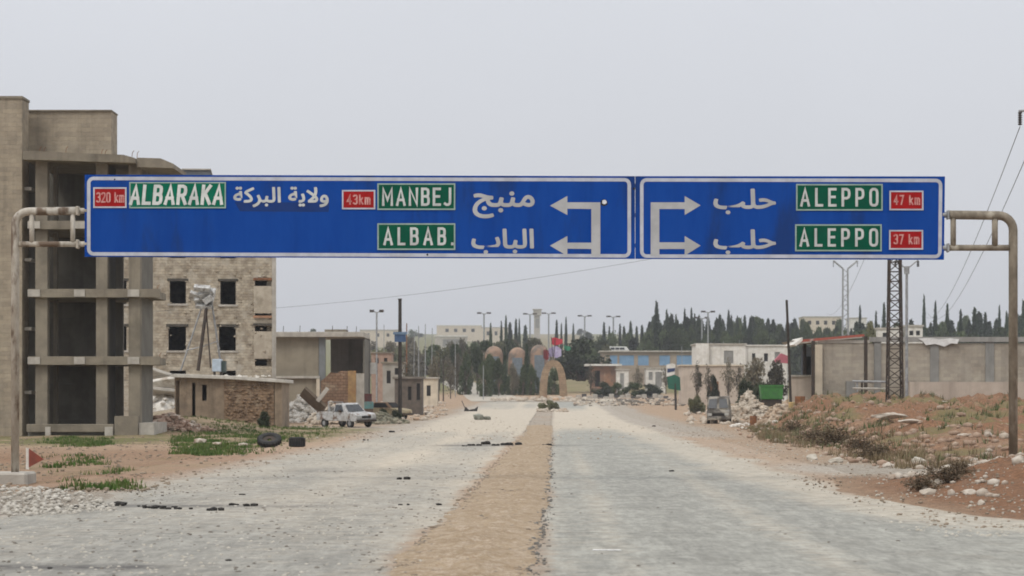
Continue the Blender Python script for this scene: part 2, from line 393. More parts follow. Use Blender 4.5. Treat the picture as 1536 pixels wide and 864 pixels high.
def earth_attrs(x, y):
    u = x - AX * y; t = toe(y)
    nA = fbm(x * .35, y * .14, 31); nB = fbm(x * .9, y * .4, 44)
    onb = smooth(-.6, 1.2, x - t) * smooth(50, 60, y) * smooth(210, 150, y)
    red = onb * (.6 + .9 * (nA - .3)) + 1.3 * blob(x, y, 11.2, 42, 4.0, 10) * (.55 + nB * .85)
    red += smooth(-7.5, -9, u) * smooth(38, 46, y) * smooth(92, 76, y) * (.18 + .5 * nA)
    red += .5 * blob(x, y, -17.5, 118, 4, 9)
    red += .42 * smooth(5.2, 7, u) * smooth(60, 46, y) * smooth(28, 34, y)
    pale = .95 * blob(x, y, 9.2, 59, 2.6, 5.0) + .95 * blob(x, y, -8.3, 38.5, 2.2, 4.5)
    pale += smooth(100, 135, y) * smooth(420, 300, y) * smooth(13, 8, np.abs(u + 1)) * .75 * (.5 + nA)
    pale += 1.0 * blob(x, y, -21.5, 158, 3.0, 17) + .6 * blob(x, y, -13, 150, 4, 12)
    pale += .35 * smooth(48, 60, y) * smooth(4.5, 6, u) * smooth(9.5, 8, u) * (nA + .4) + .5 * smooth(-6.8, -7.6, u) * smooth(-9.5, -8.2, u)
    grass = smooth(-8.6, -10.5, u) * smooth(90, 100, y) * smooth(150, 140, y) * (nB * 1.3 - .1) * .9
    grass += .8 * blob(x, y, -19.5, 97, 5, 8) * smooth(.3, .6, nB + .2)
    grass += .45 * smooth(.52, .62, nB) * smooth(-8, -9, u) * smooth(46, 52, y) * smooth(80, 70, y) * .7
    grass += onb * smooth(.46, .62, fbm(x * .5, y * .2, 61)) * .6
    grass += smooth(390, 450, y) * (.35 + .5 * nA) + smooth(200, 260, y) * smooth(18, 26, np.abs(u)) * .45
    return dict(red=red, pale=pale, grass=grass)
EARTH = ground_mat()
yr = np.concatenate([[-80, -30, 0, 9], np.exp(np.arange(math.log(16), math.log(190), .0055)), np.exp(np.arange(math.log(190), math.log(2600), .03)), [3200, 4500, 6500]])
inner = np.linspace(-1, 1, 420)
s_ = np.concatenate([[-30, -10, -4, -2, -1.4, -1.15], inner, [1.15, 1.4, 2, 4, 10, 30]])
yy, ss = np.meshgrid(yr, s_, indexing='ij')
hw = .235 * np.clip(yy, 25, 1500) + 3
xx = np.clip(ss * hw, -5000, 5000)
xx[:, 0] = -5000; xx[:, -1] = 5000
zz = H(xx, yy)
uu = xx - AX * yy
# keep the earth a little under the road sheets
under = smooth(-10.2, -9.2, uu) * smooth(6.2, 5.4, uu) * (yy < 345)
zz = zz - .03 * under
ground = sheet('ground', xx, yy, zz, EARTH, earth_attrs(xx, yy))

ROADM = road_mat('worn_asphalt', (.40, .385, .34), (.27, .26, .228))
ROADG = road_mat('smooth_asphalt', (.405, .397, .35), (.295, .29, .255))
def strip(name, ua, ub, y0, y1, m, fdust, nx=60, lift=.008, crown=0, step=.009, bump=.0):
    ys = np.exp(np.arange(math.log(y0), math.log(y1), step))
    tt = np.linspace(0, 1, nx)
    yg, tg = np.meshgrid(ys, tt, indexing='ij')
    a = ua(yg); b = ub(yg); ug = a + (b - a) * tg; xg = ug + AX * yg
    zg = base(yg) + lift + crown * np.sin(np.pi * tg) + bump * (fbm(xg * 3, yg * 1.5, 77) - .5) * np.sin(np.pi * tg)
    at = fdust(xg, yg, ug); at.update({k_: at.get(k_, 0) + v_ for k_, v_ in earth_attrs(xg, yg).items()})
    return sheet(name, xg, yg, zg, m, at)
def wob(y, s, a=.5, f=.15): return (fbm(y * f, y * 0 + s, s, 5) - .5) * a
def medl(y): return -1.52 - .14 * smooth(45, 25, y) + wob(y, 3, .3, .5) - smooth(120, 190, y) * .5
def medr(y): return -.12 - .1 * smooth(45, 25, y) + wob(y, 8, .22, .9)
def soot_(x, y):
    n = fbm(x * 1.6, y * 1.6, 91)
    s1 = np.exp(-((y - 38.6 + .10 * (x + 5)) / .5) ** 2) * smooth(-7.6, -6.9, x) * smooth(-2.2, -3.8, x)
    s2 = np.exp(-((y - 90) / 1.6) ** 2) * smooth(-3.4, -2.2, x) * smooth(3.4, 1.3, x)
    s3 = np.exp(-((y - 24.5) / .35) ** 2) * smooth(-3.2, -3.8, x) * .8
    s4 = np.exp(-((y - 58) / 2.2) ** 2) * smooth(-6, -5, x) * smooth(-1.5, -2.5, x) * .35
    return (s1 + s2 + s3 + s4) * (.35 + n) + .22 * smooth(36, 23, y) * smooth(.3, .6, n) * (x < .4)
def dl(x, y, u):
    n = fbm(x * .5, y * .12, 51); n2 = fbm(x * .9, y * .3, 57)
    d = .22 + .5 * (n - .4) + smooth(105, 165, y) * smooth(300, 235, y) * .75
    d += smooth(-2.6, -1.6, u) * .25 + .3 * np.exp(-((u + 4.3) / .6) ** 2) * smooth(30, 60, y) + smooth(30, 60, y) * .16 - .1 * smooth(34, 24, y)
    rim = smooth(-6.9, -9.0, u + (n2 - .5) * 1.6) * smooth(200, 120, y) + smooth(-8.2, -10, u + (n2 - .5) * 2) * .7 + smooth(-1.95, -1.5, u + (n2 - .5) * .7) * .75
    return dict(dust=d, rim=rim, soot=soot_(x, y))
def dr(x, y, u):
    n = fbm(x * .5, y * .1, 53); n2 = fbm(x * .8, y * .25, 59)
    edge = np.interp(y, [20, 26, 32, 40, 60], [9, 7.4, 5.4, 4.3, 3.8])
    d = .04 + smooth(-.9, .5, u - edge + (n2 - .5) * 1.2) * .52 + smooth(112, 165, y) * smooth(310, 240, y) * .85
    d += (.26 * np.exp(-((u - .7) / .28) ** 2) + .30 * np.exp(-((u - 2.9) / .35) ** 2)) * (.5 + n) * smooth(130, 70, y) + .22 * smooth(.6, 0, u) + .12 * (n - .4)
    d -= smooth(36, 24, y) * smooth(5, 6.5, u) * .35
    outer = np.interp(y, [22, 28, 34, 45], [10.5, 9.0, 7.2, 6.0])
    rim = smooth(-1.2, .3, u - outer + (n2 - .5) * 1.2) + smooth(.12, -.2, u + (n2 - .5) * .4) * .6 + 1.05 * blob(x, y, 10.2, 41, 2.8, 8)
    return dict(dust=d, rim=rim, soot=soot_(x, y) + (.22 * np.exp(-((u - 1.7) / .4) ** 2) + .2 * np.exp(-((u - 3.6) / .3) ** 2)) * n * smooth(130, 60, y))
def du(x, y, u): return dict(dust=u * 0 + 1, rim=u * 0 + 1)
strip('road', lambda y: -10.3 + wob(y, 12, .8, .2), lambda y: medl(y) + .12, 13, 343, ROADM, dl, 70)
strip('road', lambda y: medr(y) - .1, lambda y: np.interp(y, [13, 26, 40, 60], [10, 9.6, 7.4, 6.8]) + wob(y, 14, .8, .2), 13, 343, ROADG, dr, 70)
MED = bpy.data.materials.new('median_earth'); MED.use_nodes = True
_t = MED.node_tree; _b = _t.nodes['Principled BSDF']; _b.inputs['Roughness'].default_value = .95; _b.inputs['Specular IOR Level'].default_value = .1
_v = nd(_t, 'ShaderNodeNewGeometry').outputs['Position']
_c = mixc(_t, noise(_t, _v, 1.1, 8, .7, .3, .7), (.40, .312, .212), (.28, .208, .132))
_c = mixc(_t, noise(_t, _v, 7, 6, .75, .45, .62), _c, (.46, .375, .285))
_c = mixc(_t, math_(_t, 'MULTIPLY', noise(_t, _v, 26, 4, .7, .5, .62), .6), _c, (.24, .16, .10))
_t.links.new(_c, _b.inputs['Base Color'])
_c = mixc(_t, math_(_t, 'MULTIPLY', noise(_t, _v, 5, 7, .8, .5, .64, stretch=(.6, 1.8, 1)), .6), _c, (.17, .12, .08))
_c = mixc(_t, math_(_t, 'MULTIPLY', noise(_t, _v, 10, 5, .75, .4, .62, stretch=(1, .16, 1)), .55), _c, (.49, .40, .30))
_c = mixc(_t, math_(_t, 'MULTIPLY', noise(_t, _v, 6, 5, .75, .46, .64, stretch=(1, .2, 1)), .6), _c, (.19, .135, .09))
_n = nd(_t, 'ShaderNodeTexNoise'); _n.inputs['Scale'].default_value = 16; _n.inputs['Detail'].default_value = 8; _t.links.new(_v, _n.inputs['Vector'])
_p = nd(_t, 'ShaderNodeBump'); _p.inputs['Strength'].default_value = 1; _p.inputs['Distance'].default_value = .07
_t.links.new(_n.outputs['Fac'], _p.inputs['Height']); _t.links.new(_p.outputs[0], _b.inputs['Normal'])
strip('median', medl, medr, 13, 158, MED, lambda x, y, u: dict(), 40, .012, .035, .0045, .16)
strip('far_road', lambda y: -11 - AX * y * .0 + np.interp(y, [330, 420, 600], [0, -5, -18.5]), lambda y: np.interp(y, [330, 400, 600], [-1.5, -6.5, -21.5]), 345, 620, ROADM,
      lambda x, y, u: dict(dust=.15 + .6 * fbm(x * .2, y * .03, 4), rim=u * 0), 14, .03, 0, .012)
strip('far_road', lambda y: y * 0 - .5, lambda y: y * 0 + 11.5, 345, 378, ROADM,
      lambda x, y, u: dict(dust=.4 + .6 * fbm(x * .2, y * .05, 6), rim=u * 0), 14, .03, 0, .012)
# faded white dash on the right carriageway, and a dark tar smear
WMARK = M('faded_road_paint', (.72, .71, .68), (.5, .49, .47), 9, rough=.8)
d_ = MB(); gx, gy, gz = G(910, 827)
for i in range(4): d_.box(gx - .155 + i * .08, gx - .155 + i * .08 + .075, gy - .09 + .01 * (i % 2), gy + .09, .0115, .0145)
o = d_.build('road_marking', WMARK, kind='structure')

# ------------------------------------------------------------------ lettering helpers
GL = {  # stroke letters: width, list of polylines on a unit-high cell
 'A': (.56, [[(0, 0), (.28, 1), (.56, 0)], [(.09, .3), (.47, .3)]]),
 'L': (.42, [[(0, 1), (0, 0), (.42, 0)]]),
 'E': (.44, [[(.44, 1), (0, 1), (0, 0), (.44, 0)], [(0, .52), (.38, .52)]]),
 'P': (.48, [[(0, 0), (0, 1), (.30, 1), (.44, .93), (.48, .8), (.48, .64), (.44, .51), (.30, .44), (0, .44)]]),
 'O': (.5, [[(.15, 0), (.35, 0), (.46, .07), (.5, .2), (.5, .8), (.46, .93), (.35, 1), (.15, 1), (.04, .93), (0, .8), (0, .2), (.04, .07), (.15, 0)]]),
 'M': (.66, [[(0, 0), (0, 1), (.33, .3), (.66, 1), (.66, 0)]]),
 'N': (.54, [[(0, 0), (0, 1), (.54, 0), (.54, 1)]]),
 'B': (.48, [[(0, 0), (0, 1), (.30, 1), (.42, .94), (.45, .85), (.45, .67), (.42, .58), (.34, .53), (0, .52)], [(.30, .52), (.44, .46), (.48, .36), (.48, .16), (.44, .06), (.32, 0), (0, 0)]]),
 'J': (.38, [[(0, .06), (.10, 0), (.24, 0), (.34, .06), (.38, .18), (.38, 1)]]),
 'K': (.5, [[(0, 0), (0, 1)], [(.48, 1), (.02, .42)], [(.16, .58), (.52, 0)]]),
 'R': (.5, [[(0, 0), (0, 1), (.30, 1), (.44, .93), (.48, .8), (.48, .66), (.44, .53), (.30, .46), (0, .46)], [(.26, .46), (.52, 0)]]),
 '3': (.46, [[(0, .92), (.12, 1), (.32, 1), (.43, .93), (.46, .8), (.43, .6), (.28, .53), (.43, .46), (.46, .22), (.43, .07), (.32, 0), (.12, 0), (0, .08)]]),
 '2': (.46, [[(0, .86), (.04, .95), (.14, 1), (.32, 1), (.43, .93), (.46, .8), (.44, .64), (0, 0), (.48, 0)]]),
 '0': (.46, [[(.14, 0), (.32, 0), (.43, .08), (.46, .22), (.46, .78), (.43, .92), (.32, 1), (.14, 1), (.03, .92), (0, .78), (0, .22), (.03, .08), (.14, 0)]]),
 '4': (.5, [[(.36, 0), (.36, 1), (0, .3), (.5, .3)]]),
 '7': (.46, [[(0, 1), (.46, 1), (.16, 0)]]),
 'k': (.4, [[(0, 0), (0, 1)], [(.36, .68), (.02, .3)], [(.12, .4), (.4, 0)]]),
 'm': (.62, [[(0, 0), (0, .7)], [(0, .58), (.1, .7), (.23, .7), (.31, .6), (.31, 0)], [(.31, .58), (.41, .7), (.53, .7), (.62, .6), (.62, 0)]]),
 '.': (.05, [[(.02, 0), (.02, .02)]]), ' ': (.2, []),
}
def stroke(mb, pts, wd, y, T):
    """a flat mitred ribbon facing the viewer (-y) along a polyline; T maps (p,q) to (x,z)"""
    P = [np.array(T(*p)) for p in pts]; n = len(P); L_ = []; R_ = []
    closed = np.allclose(P[0], P[-1]) and n > 3
    for i in range(n):
        a = P[i] - P[i - 1] if i > 0 else (P[-1] - P[-2] if closed else P[1] - P[0])
        b = P[i + 1] - P[i] if i < n - 1 else (P[1] - P[0] if closed else P[-1] - P[-2])
        a = a / max(1e-9, np.linalg.norm(a)); b = b / max(1e-9, np.linalg.norm(b))
        na = np.array((-a[1], a[0])); nb = np.array((-b[1], b[0])); m_ = na + nb; m_ = m_ / max(1e-6, np.linalg.norm(m_))
        l = wd / 2 / max(.45, m_.dot(na)); L_.append(P[i] + m_ * l); R_.append(P[i] - m_ * l)
    if not closed:
        a = P[1] - P[0]; a = a / np.linalg.norm(a) * wd * .5; L_[0] = L_[0] - a * .99; R_[0] = R_[0] - a * .99
        b = P[-1] - P[-2]; b = b / np.linalg.norm(b) * wd * .5; L_[-1] = L_[-1] + b * .99; R_[-1] = R_[-1] + b * .99
    for i in range(n - 1):
        yy_ = y - .0006 * (i % 2)
        mb.add([(L_[i][0], yy_, L_[i][1]), (R_[i][0], yy_, R_[i][1]), (R_[i + 1][0], yy_, R_[i + 1][1]), (L_[i + 1][0], yy_, L_[i + 1][1])], [(0, 1, 2, 3)])
def latin(mb, txt, x0, x1, z0, z1, y, wd, lw=1.0, shear=0, gaps=None):
    h = z1 - z0 - wd; ws = [GL[c][0] * h * lw for c in txt]
    gap = (x1 - x0 - wd - sum(ws)) / max(1, len(txt) - 1); cx = x0 + wd / 2; q = 0
    for c, w_ in zip(txt, ws):
        for pl in GL[c][1]:
            stroke(mb, pl, wd, y - .0014 * (q % 3), lambda p, r: (cx + p * h * lw + shear * (r - .5) * h, z0 + wd / 2 + r * h)); q += 1
        cx += w_ + gap
def glyph_mesh(txt):
    c = bpy.data.curves.new('t', 'FONT'); c.body = txt; c.size = 1; c.resolution_u = 4
    o = bpy.data.objects.new('t', c); COL.objects.link(o); bpy.context.view_layer.update()
    me = bpy.data.meshes.new_from_object(o.evaluated_get(bpy.context.evaluated_depsgraph_get()))
    bpy.data.objects.remove(o)
    return [tuple(v.co[:2]) for v in me.vertices], [tuple(f.vertices) for f in me.polygons]
def arabic(name, txt, x0, x1, z0, z1, y, m, parent, bold=.02):
    """joined letter forms set one by one from left to right, thickened by shifted copies a hair apart in depth"""
    t_ = txt[::-1]; out = []
    for i, ch in enumerate(t_):
        if ch == ' ': continue
        v, f = glyph_mesh(ch); a, _f = glyph_mesh(t_[:i + 1])
        dx = max(p for p, q in a) - max(p for p, q in v)
        out.append(([(p + dx, q) for p, q in v], f, i % 3))
    xs = [p for v, f, l in out for p, q in v]; zs = [q for v, f, l in out for p, q in v]
    ax, bx, az_, bz = min(xs) - bold, max(xs) + bold, min(zs) - bold, max(zs) + bold
    mb = MB()
    for v, f, l in out:
        for k_, (sx, sz) in enumerate(((0, 0), (bold, 0), (-bold, 0), (0, bold), (0, -bold), (bold * .7, bold * .7), (-bold * .7, -bold * .7), (bold * .7, -bold * .7), (-bold * .7, bold * .7))):
            mb.add([(x0 + (p + sx - ax) / (bx - ax) * (x1 - x0), y - .0012 * l - .0001 * k_, z0 + (q + sz - az_) / (bz - az_) * (z1 - z0)) for p, q in v], f)
    return mb.build(name, m, parent)

# ------------------------------------------------------------------ the sign gantry
KP = 74.0                       # photograph pixels per metre at the gantry
GD = F / KP; S = 62.0 / KP
def gx_(px): return (px - 768) / KP
def gz_(py): return EYE + (HOR - py) / KP
BLUE = M('sign_blue', (.005, .052, .275), (.007, .060, .30), 2.5, (.012, .042, .17), .9, rough=.6, stretch=(1.5, 1, .4), spec=.05, streak=.22, bump=.06, bscale=1.2)
SIGNW = M('sign_white', (.50, .52, .58), (.40, .41, .45), 3, rough=.55)
LETW = M('letter_white', (.56, .58, .56), (.42, .43, .42), 3, rough=.55)
ARROW = M('arrow_grey_white', (.44, .44, .44), (.36, .36, .36), 2, rough=.6)
GREEN = M('sign_green', (.003, .088, .048), (.004, .072, .042), 3, rough=.7, spec=.06)
REDS = M('sign_red', (.36, .014, .016), (.28, .014, .014), 4, rough=.7, spec=.06)
PINKL = M('faded_red_lettering', (.60, .33, .30), (.46, .14, .13), 9, rough=.6)
PIPEW = M('peeling_cream_pipe', (.50, .465, .40), (.36, .32, .26), 5, (.13, .09, .06), 2.2, rough=.6, stretch=(1, 1, .4), lo3=.46, hi3=.58, bump=.2)
PIPEB = M('rusted_drab_pipe', (.27, .235, .18), (.17, .142, .105), 5, (.40, .36, .29), 2.4, rough=.7, stretch=(1, 1, .45), lo3=.52, hi3=.66, bump=.2)
gan = thing('sign_gantry', 'wide blue overhead road sign on rusty pipe posts spanning both carriageways', 'road sign', (0, GD, 0))
def fz(t): return gz_(262 + (264 - 262) * t)      # the board hangs a hair lower on its right
YF = GD
def quadpx(mb, pts, y0, y1):
    mb.prism([(gx_(a), gz_(b)) for a, b in pts], y0, y1, 'y'); return mb
pl = quadpx(MB(), [(127, 262), (952.4, 264.2), (952.4, 388.2), (127, 385)], YF, YF + .06).build('sign_panel', BLUE, gan)
pr = quadpx(MB(), [(953.2, 264.2), (1417.5, 264.6), (1416, 389.5), (953.2, 388.2)], YF, YF + .06).build('sign_panel', BLUE, gan)
def rrect(pts4, r, w_, n=5):
    """rounded ring between an outer rectangle (px corners tl,tr,br,bl) and the same inset by w_"""
    def ring(ins):
        out = []
        tl, tr, br, bl = [np.array((gx_(p[0]), gz_(p[1]))) for p in pts4]
        for c, a0, sx, sz in ((tl, 180, 1, -1), (tr, 90, -1, -1), (br, 0, -1, 1), (bl, 270, 1, 1)):
            cc = c + np.array((sx * r, sz * r))
            for i in range(n + 1):
                a = R(a0 - 90 * i / n); out.append(cc + (r - ins) * np.array((math.cos(a), math.sin(a))))
        return out
    return ring(0), ring(w_)
def border(pts4, parent, m=SIGNW):
    o_, i_ = rrect(pts4, .16 * S, .085 * S); n = len(o_); mb = MB()
    mb.add([(p[0], YF - .004, p[1]) for p in o_] + [(p[0], YF - .004, p[1]) for p in i_], [(k, (k + 1) % n, n + (k + 1) % n, n + k) for k in range(n)])
    return mb.build('border', m, parent)
border([(130.5, 265), (946.5, 267), (946.5, 386.5), (130.5, 383.5)], pl)
border([(960, 267.2), (1413.5, 268), (1412.5, 387.5), (960, 386.8)], pr)
# arrows: one flat piece each
def poly(mb, pts, y):
    mb.add([(gx_(a), y, gz_(b)) for a, b in pts], [tuple(range(len(pts)))]); return mb
def arrow(pts, parent): return poly(MB(), pts, YF - .0055).build('arrow', ARROW, parent)
arrow([(887, 384), (887, 373.5), (851, 373), (851, 384), (825, 368.5), (851, 354), (851, 364), (887, 364), (887, 313.5), (851, 313), (851, 322.5), (825, 308.5), (851, 294), (851, 303.5), (900.5, 303.5), (900.5, 384)], pl)
arrow([(976, 384), (976, 303.5), (1027, 303.5), (1027, 294), (1051, 308), (1027, 322.5), (1027, 313.5), (989, 313.5), (989, 363.5), (1027, 363.5), (1027, 354), (1051, 368.5), (1027, 383.5), (1027, 373.5), (989, 373.5), (989, 384)], pr)
arabic('lettering', 'ﻣﻨﺒﺞ', gx_(709), gx_(802), gz_(327.5), gz_(287), YF - .006, ARROW, pl, .026)
arabic('lettering', 'ﺍﻟﺒﺎﺏ', gx_(707), gx_(801), gz_(381), gz_(343), YF - .006, ARROW, pl, .026)
arabic('lettering', 'ﻭﻻﻳﺔ ﺍﻟﺒﺮﻛﺔ', gx_(350), gx_(493), gz_(311), gz_(280), YF - .006, LETW, pl, .026)
arabic('lettering', 'ﺣﻠﺐ', gx_(1070), gx_(1164), gz_(321.5), gz_(283), YF - .006, ARROW, pr, .026)
arabic('lettering', 'ﺣﻠﺐ', gx_(1070), gx_(1164), gz_(381.5), gz_(344), YF - .006, ARROW, pr, .026)
quadpx(MB(), [(352, 303), (494, 304), (493, 318), (360, 317)], YF - .0012, YF - .0008).build('patch', M('sign_patch_blue', (.006, .03, .14), (.0065, .036, .17), 2), pl)
def plate(x0, x1, y0, y1, m, txt, t0, t1, ty0, ty1, wd, lm, lw=1, shear=0, rim=2.2, label=None):
    p = quadpx(MB(), [(x0, y0), (x1, y0), (x1, y1), (x0, y1)], YF - .012, YF - .001).build('name_plate' if m is not REDS else 'distance_plate', m, gan)
    if label: p['label'] = label
    a, b, c, d = gx_(x0), gx_(x1), gz_(y0), gz_(y1); r = rim / KP
    e_ = MB().box(a, b, YF - .017, YF - .0122, c - r, c).box(a, b, YF - .017, YF - .0122, d, d + r).box(a, a + r, YF - .017, YF - .0122, d + r, c - r).box(b - r, b, YF - .017, YF - .0122, d + r, c - r)
    e_.build('plate_edge', SIGNW if m is REDS else M('pale_green_edge', (.30, .40, .36), (.24, .33, .29), 4), p)
    mb = MB(); latin(mb, txt, gx_(t0), gx_(t1), gz_(ty1), gz_(ty0), YF - .0185, wd * S, lw, shear); mb.build('lettering', lm, p)
    return p
plate(140, 190, 281, 312, REDS, '320 km', 144.5, 187, 288.5, 304, .036, PINKL, .74, label='red plate reading 320 km')
GREEN2 = M('sign_teal_green', (.004, .145, .082), (.005, .12, .07), 3, rough=.7, spec=.06)
plate(194, 339, 273, 312.5, GREEN2, 'ALBARAKA', 195, 336, 277, 307.5, .080, M('big_white_letters', (.68, .70, .67), (.52, .54, .52), 3, rough=.55), .80, .09, rim=2, label='green plate with large white letters ALBARAKA')
plate(513, 563, 285, 314, REDS, '43km', 520, 556, 292, 307, .038, PINKL, .85, label='red plate reading 43km')
plate(566, 683, 275, 315, GREEN, 'MANBEJ', 573, 677, 281.5, 309, .062, LETW, .82, label='green plate reading MANBEJ')
plate(566, 683, 335, 375, GREEN, 'ALBAB.', 575, 681, 341, 368, .062, LETW, .82, label='green plate reading ALBAB')
plate(1194, 1324, 276, 316, GREEN, 'ALEPPO', 1200, 1317.5, 282, 310, .062, LETW, .82, label='upper green plate reading ALEPPO')
plate(1192.5, 1322.5, 336.5, 377, GREEN, 'ALEPPO', 1199, 1317, 342.5, 370, .062, LETW, .82, label='lower green plate reading ALEPPO')
plate(1334, 1385, 286, 315.5, REDS, '47 km', 1340, 1380, 292.5, 307.5, .036, PINKL, .8, label='red plate reading 47 km')
plate(1333.5, 1384.5, 345, 374.5, REDS, '37 km', 1340, 1379, 351.5, 366.5, .036, PINKL, .8, label='red plate reading 37 km')
def disc(px, py, r, m, nm, parent, y, n=12):
    r *= S; mb = MB(); mb.add([(gx_(px) + r * math.cos(i * 2 * math.pi / n) * (1 + .2 * math.sin(i * 3)), y, gz_(py) + r * math.sin(i * 2 * math.pi / n)) for i in range(n)], [tuple(range(n))])
    return mb.build(nm, m, parent)
disc(906, 304, .085, DARKV, 'bullet_hole', pl, YF - .003); disc(906.5, 303, .055, M('bare_metal', (.8, .82, .85), rough=.4), 'bullet_hole', pl, YF - .0042)
for bx, by, br in ((951, 283, .03), (629, 338, .02), (172, 269, .02), (641, 382, .025)): disc(bx, by, br, DARKV, 'bullet_hole', pl, YF - .0045, 8)
# back frame of the board
bf = MB()
for zz_ in (278, 322, 368): bf.box(gx_(126), gx_(1418), YF + .062, YF + .14, gz_(zz_) - .04, gz_(zz_) + .04)
bf.build('back_frame', STEEL, gan)
PY_ = GD + .05
def bend(px0, px1, pyt, r, sgn):
    """corner from a vertical to a horizontal, in px"""
    pts = []
    for i in range(7):
        a = R(90 * i / 6); pts.append((px0 + sgn * r * (1 - math.cos(a)), pyt + r * (1 - math.sin(a))))
    return pts
def pxpts(l): return [(gx_(a), PY_, gz_(b)) for a, b in l]
# left half
MB().tube(pxpts([(22, 712)] + bend(22, 0, 317, 20, 1) + [(119, 316)]), .098 * S, 14).build('post', PIPEW, gan, True)
MB().tube(pxpts([(28, 366), (120, 366)]), .068 * S, 12).build('lower_arm', PIPEW, gan, True)
MB().tube(pxpts([(47, 320), (47, 364)]), .062 * S, 10).build('brace', PIPEW, gan, True)
MB().tube(pxpts([(108.5, 320), (108.5, 364)]), .058 * S, 10).build('brace', PIPEW, gan, True)
for yy_ in (316, 366):
    MB().box(gx_(114), gx_(118), PY_ - .09, PY_ + .09, gz_(yy_) - .09, gz_(yy_) + .09).build('flange', PIPEW, gan, bevel=.01)
    MB().tube(pxpts([(119, yy_), (130, yy_)]), .07 * S, 10).build('stub', PIPEW, gan, True)
fo = MB().box(gx_(-30), gx_(47), GD - .55, GD + .55, -.4, gz_(708)); fo.build('footing', CONCL, gan, bevel=.04)
# right half
MB().tube(pxpts([(1520.5, 720)] + bend(1520.5, 0, 323, 22, -1) + [(1425, 322)]), .108 * S, 14).build('post', PIPEB, gan, True)
MB().tube(pxpts([(1514, 371.5), (1424, 371.5)]), .075 * S, 12).build('lower_arm', PIPEB, gan, True)
MB().tube(pxpts([(1493, 326), (1493, 369)]), .075 * S, 10).build('brace', PIPEB, gan, True)
MB().tube(pxpts([(1430.5, 326), (1430.5, 369)]), .07 * S, 10).build('brace', PIPEB, gan, True)
for yy_ in (322, 371.5):
    MB().box(gx_(1421), gx_(1424), PY_ - .09, PY_ + .09, gz_(yy_) - .09, gz_(yy_) + .09).build('flange', STEEL, gan, bevel=.01)
    MB().tube(pxpts([(1414, yy_), (1423, yy_)]), .075 * S, 10).build('stub', STEEL, gan, True)

# ------------------------------------------------------------------ left: unfinished concrete frame building
def wall_open(mb, x0, x1, z0, z1, y0, y1, ops):
    """a wall slab with rectangular holes; ops = [(x0,x1,z0,z1)]"""
    xs = sorted({x0, x1, *[q for o_ in ops for q in o_[:2]]}); zs = sorted({z0, z1, *[q for o_ in ops for q in o_[2:]]})
    for j in range(len(zs) - 1):
        run = None
        for i in range(len(xs) - 1):
            cx, cz = (xs[i] + xs[i + 1]) / 2, (zs[j] + zs[j + 1]) / 2
            hole = any(o_[0] < cx < o_[1] and o_[2] < cz < o_[3] for o_ in ops) or cx < x0 or cx > x1
            if not hole and run is None: run = xs[i]
            if run is not None and (hole or i == len(xs) - 2):
                e_ = xs[i] if hole else xs[i + 1]
                mb.box(run, e_, y0, y1, zs[j], zs[j + 1]); run = None
    return mb
D1 = 113.0
ub = thing('unfinished_building', 'tall unfinished concrete frame building with bare columns and open dark storeys', 'building', (X(110, D1), D1, 0))
def x1(p, d=D1): return X(p, d)
def z1(p, d=D1): return Z(p, d)
MB().box(x1(-140), x1(33), D1, D1 + 1.6, -.5, z1(148)).build('shaft_wall', BLOCKW, ub)
MB().box(x1(-142), x1(34.2), D1 - .06, D1 + 1.66, z1(148) + .002, z1(148) + .12).build('coping', CONC, ub)
for r_ in (281, 388, 492, 588):
    MB().box(x1(33) + .003, x1(43.5), D1 + .55, D1 + 1.5, z1(r_ + 3), z1(r_ - 2)).build('ledge', CONCL, ub)
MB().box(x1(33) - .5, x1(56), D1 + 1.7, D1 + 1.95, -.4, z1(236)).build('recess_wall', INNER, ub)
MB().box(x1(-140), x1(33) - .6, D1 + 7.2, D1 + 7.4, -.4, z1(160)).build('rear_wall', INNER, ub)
MB().box(x1(53), x1(71), D1, D1 + .55, -.4, z1(242)).build('column', CONC, ub)
MB().box(x1(80, D1 + 2.4), x1(85, D1 + 2.4), D1 + 2.4, D1 + 2.9, -.4, z1(242)).build('column', CONC, ub)
MB().box(x1(144), x1(161), D1, D1 + .55, -.4, z1(240)).build('column', CONC, ub)
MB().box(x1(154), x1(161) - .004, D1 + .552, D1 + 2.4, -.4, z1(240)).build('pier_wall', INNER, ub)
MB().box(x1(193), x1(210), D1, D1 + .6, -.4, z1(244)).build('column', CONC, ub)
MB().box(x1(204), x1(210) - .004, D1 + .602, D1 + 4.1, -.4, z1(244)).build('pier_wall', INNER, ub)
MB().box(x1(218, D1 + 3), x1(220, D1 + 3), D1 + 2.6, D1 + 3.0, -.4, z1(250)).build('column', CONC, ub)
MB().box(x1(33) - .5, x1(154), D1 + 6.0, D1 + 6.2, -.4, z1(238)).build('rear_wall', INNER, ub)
for r_ in (338, 440, 541):
    a, b = z1(r_ + 6), z1(r_ - 6)
    MB().box(x1(43.5) + .01, x1(176), D1 - .02 + .05, D1 + 5.99, a, b).build('floor_slab', CONC, ub)
    MB().box(x1(176) + .003, x1(229), D1 + .05, D1 + 4.4, a + .02, b - .02).build('floor_slab', CONC, ub)
    MB().box(x1(43.5), x1(241), D1 - .28, D1 - .004, a - .01, b + .01).build('edge_beam', CONC, ub)
    for p0, p1 in ((43.6, 62), (113, 129), (193, 210.5)):
        MB().box(x1(p0), x1(p1), D1 - .34, D1 - .284, a + .02, b - .02).build('beam_end', CONCL, ub)
ro = MB().prism([(x1(40), z1(242)), (x1(207), z1(247)), (x1(207), z1(240)), (x1(190), z1(235)), (x1(110), z1(232)), (x1(40), z1(229))], D1 - .9, D1 + 7)
ro.build('roof_slab', CONC, ub)
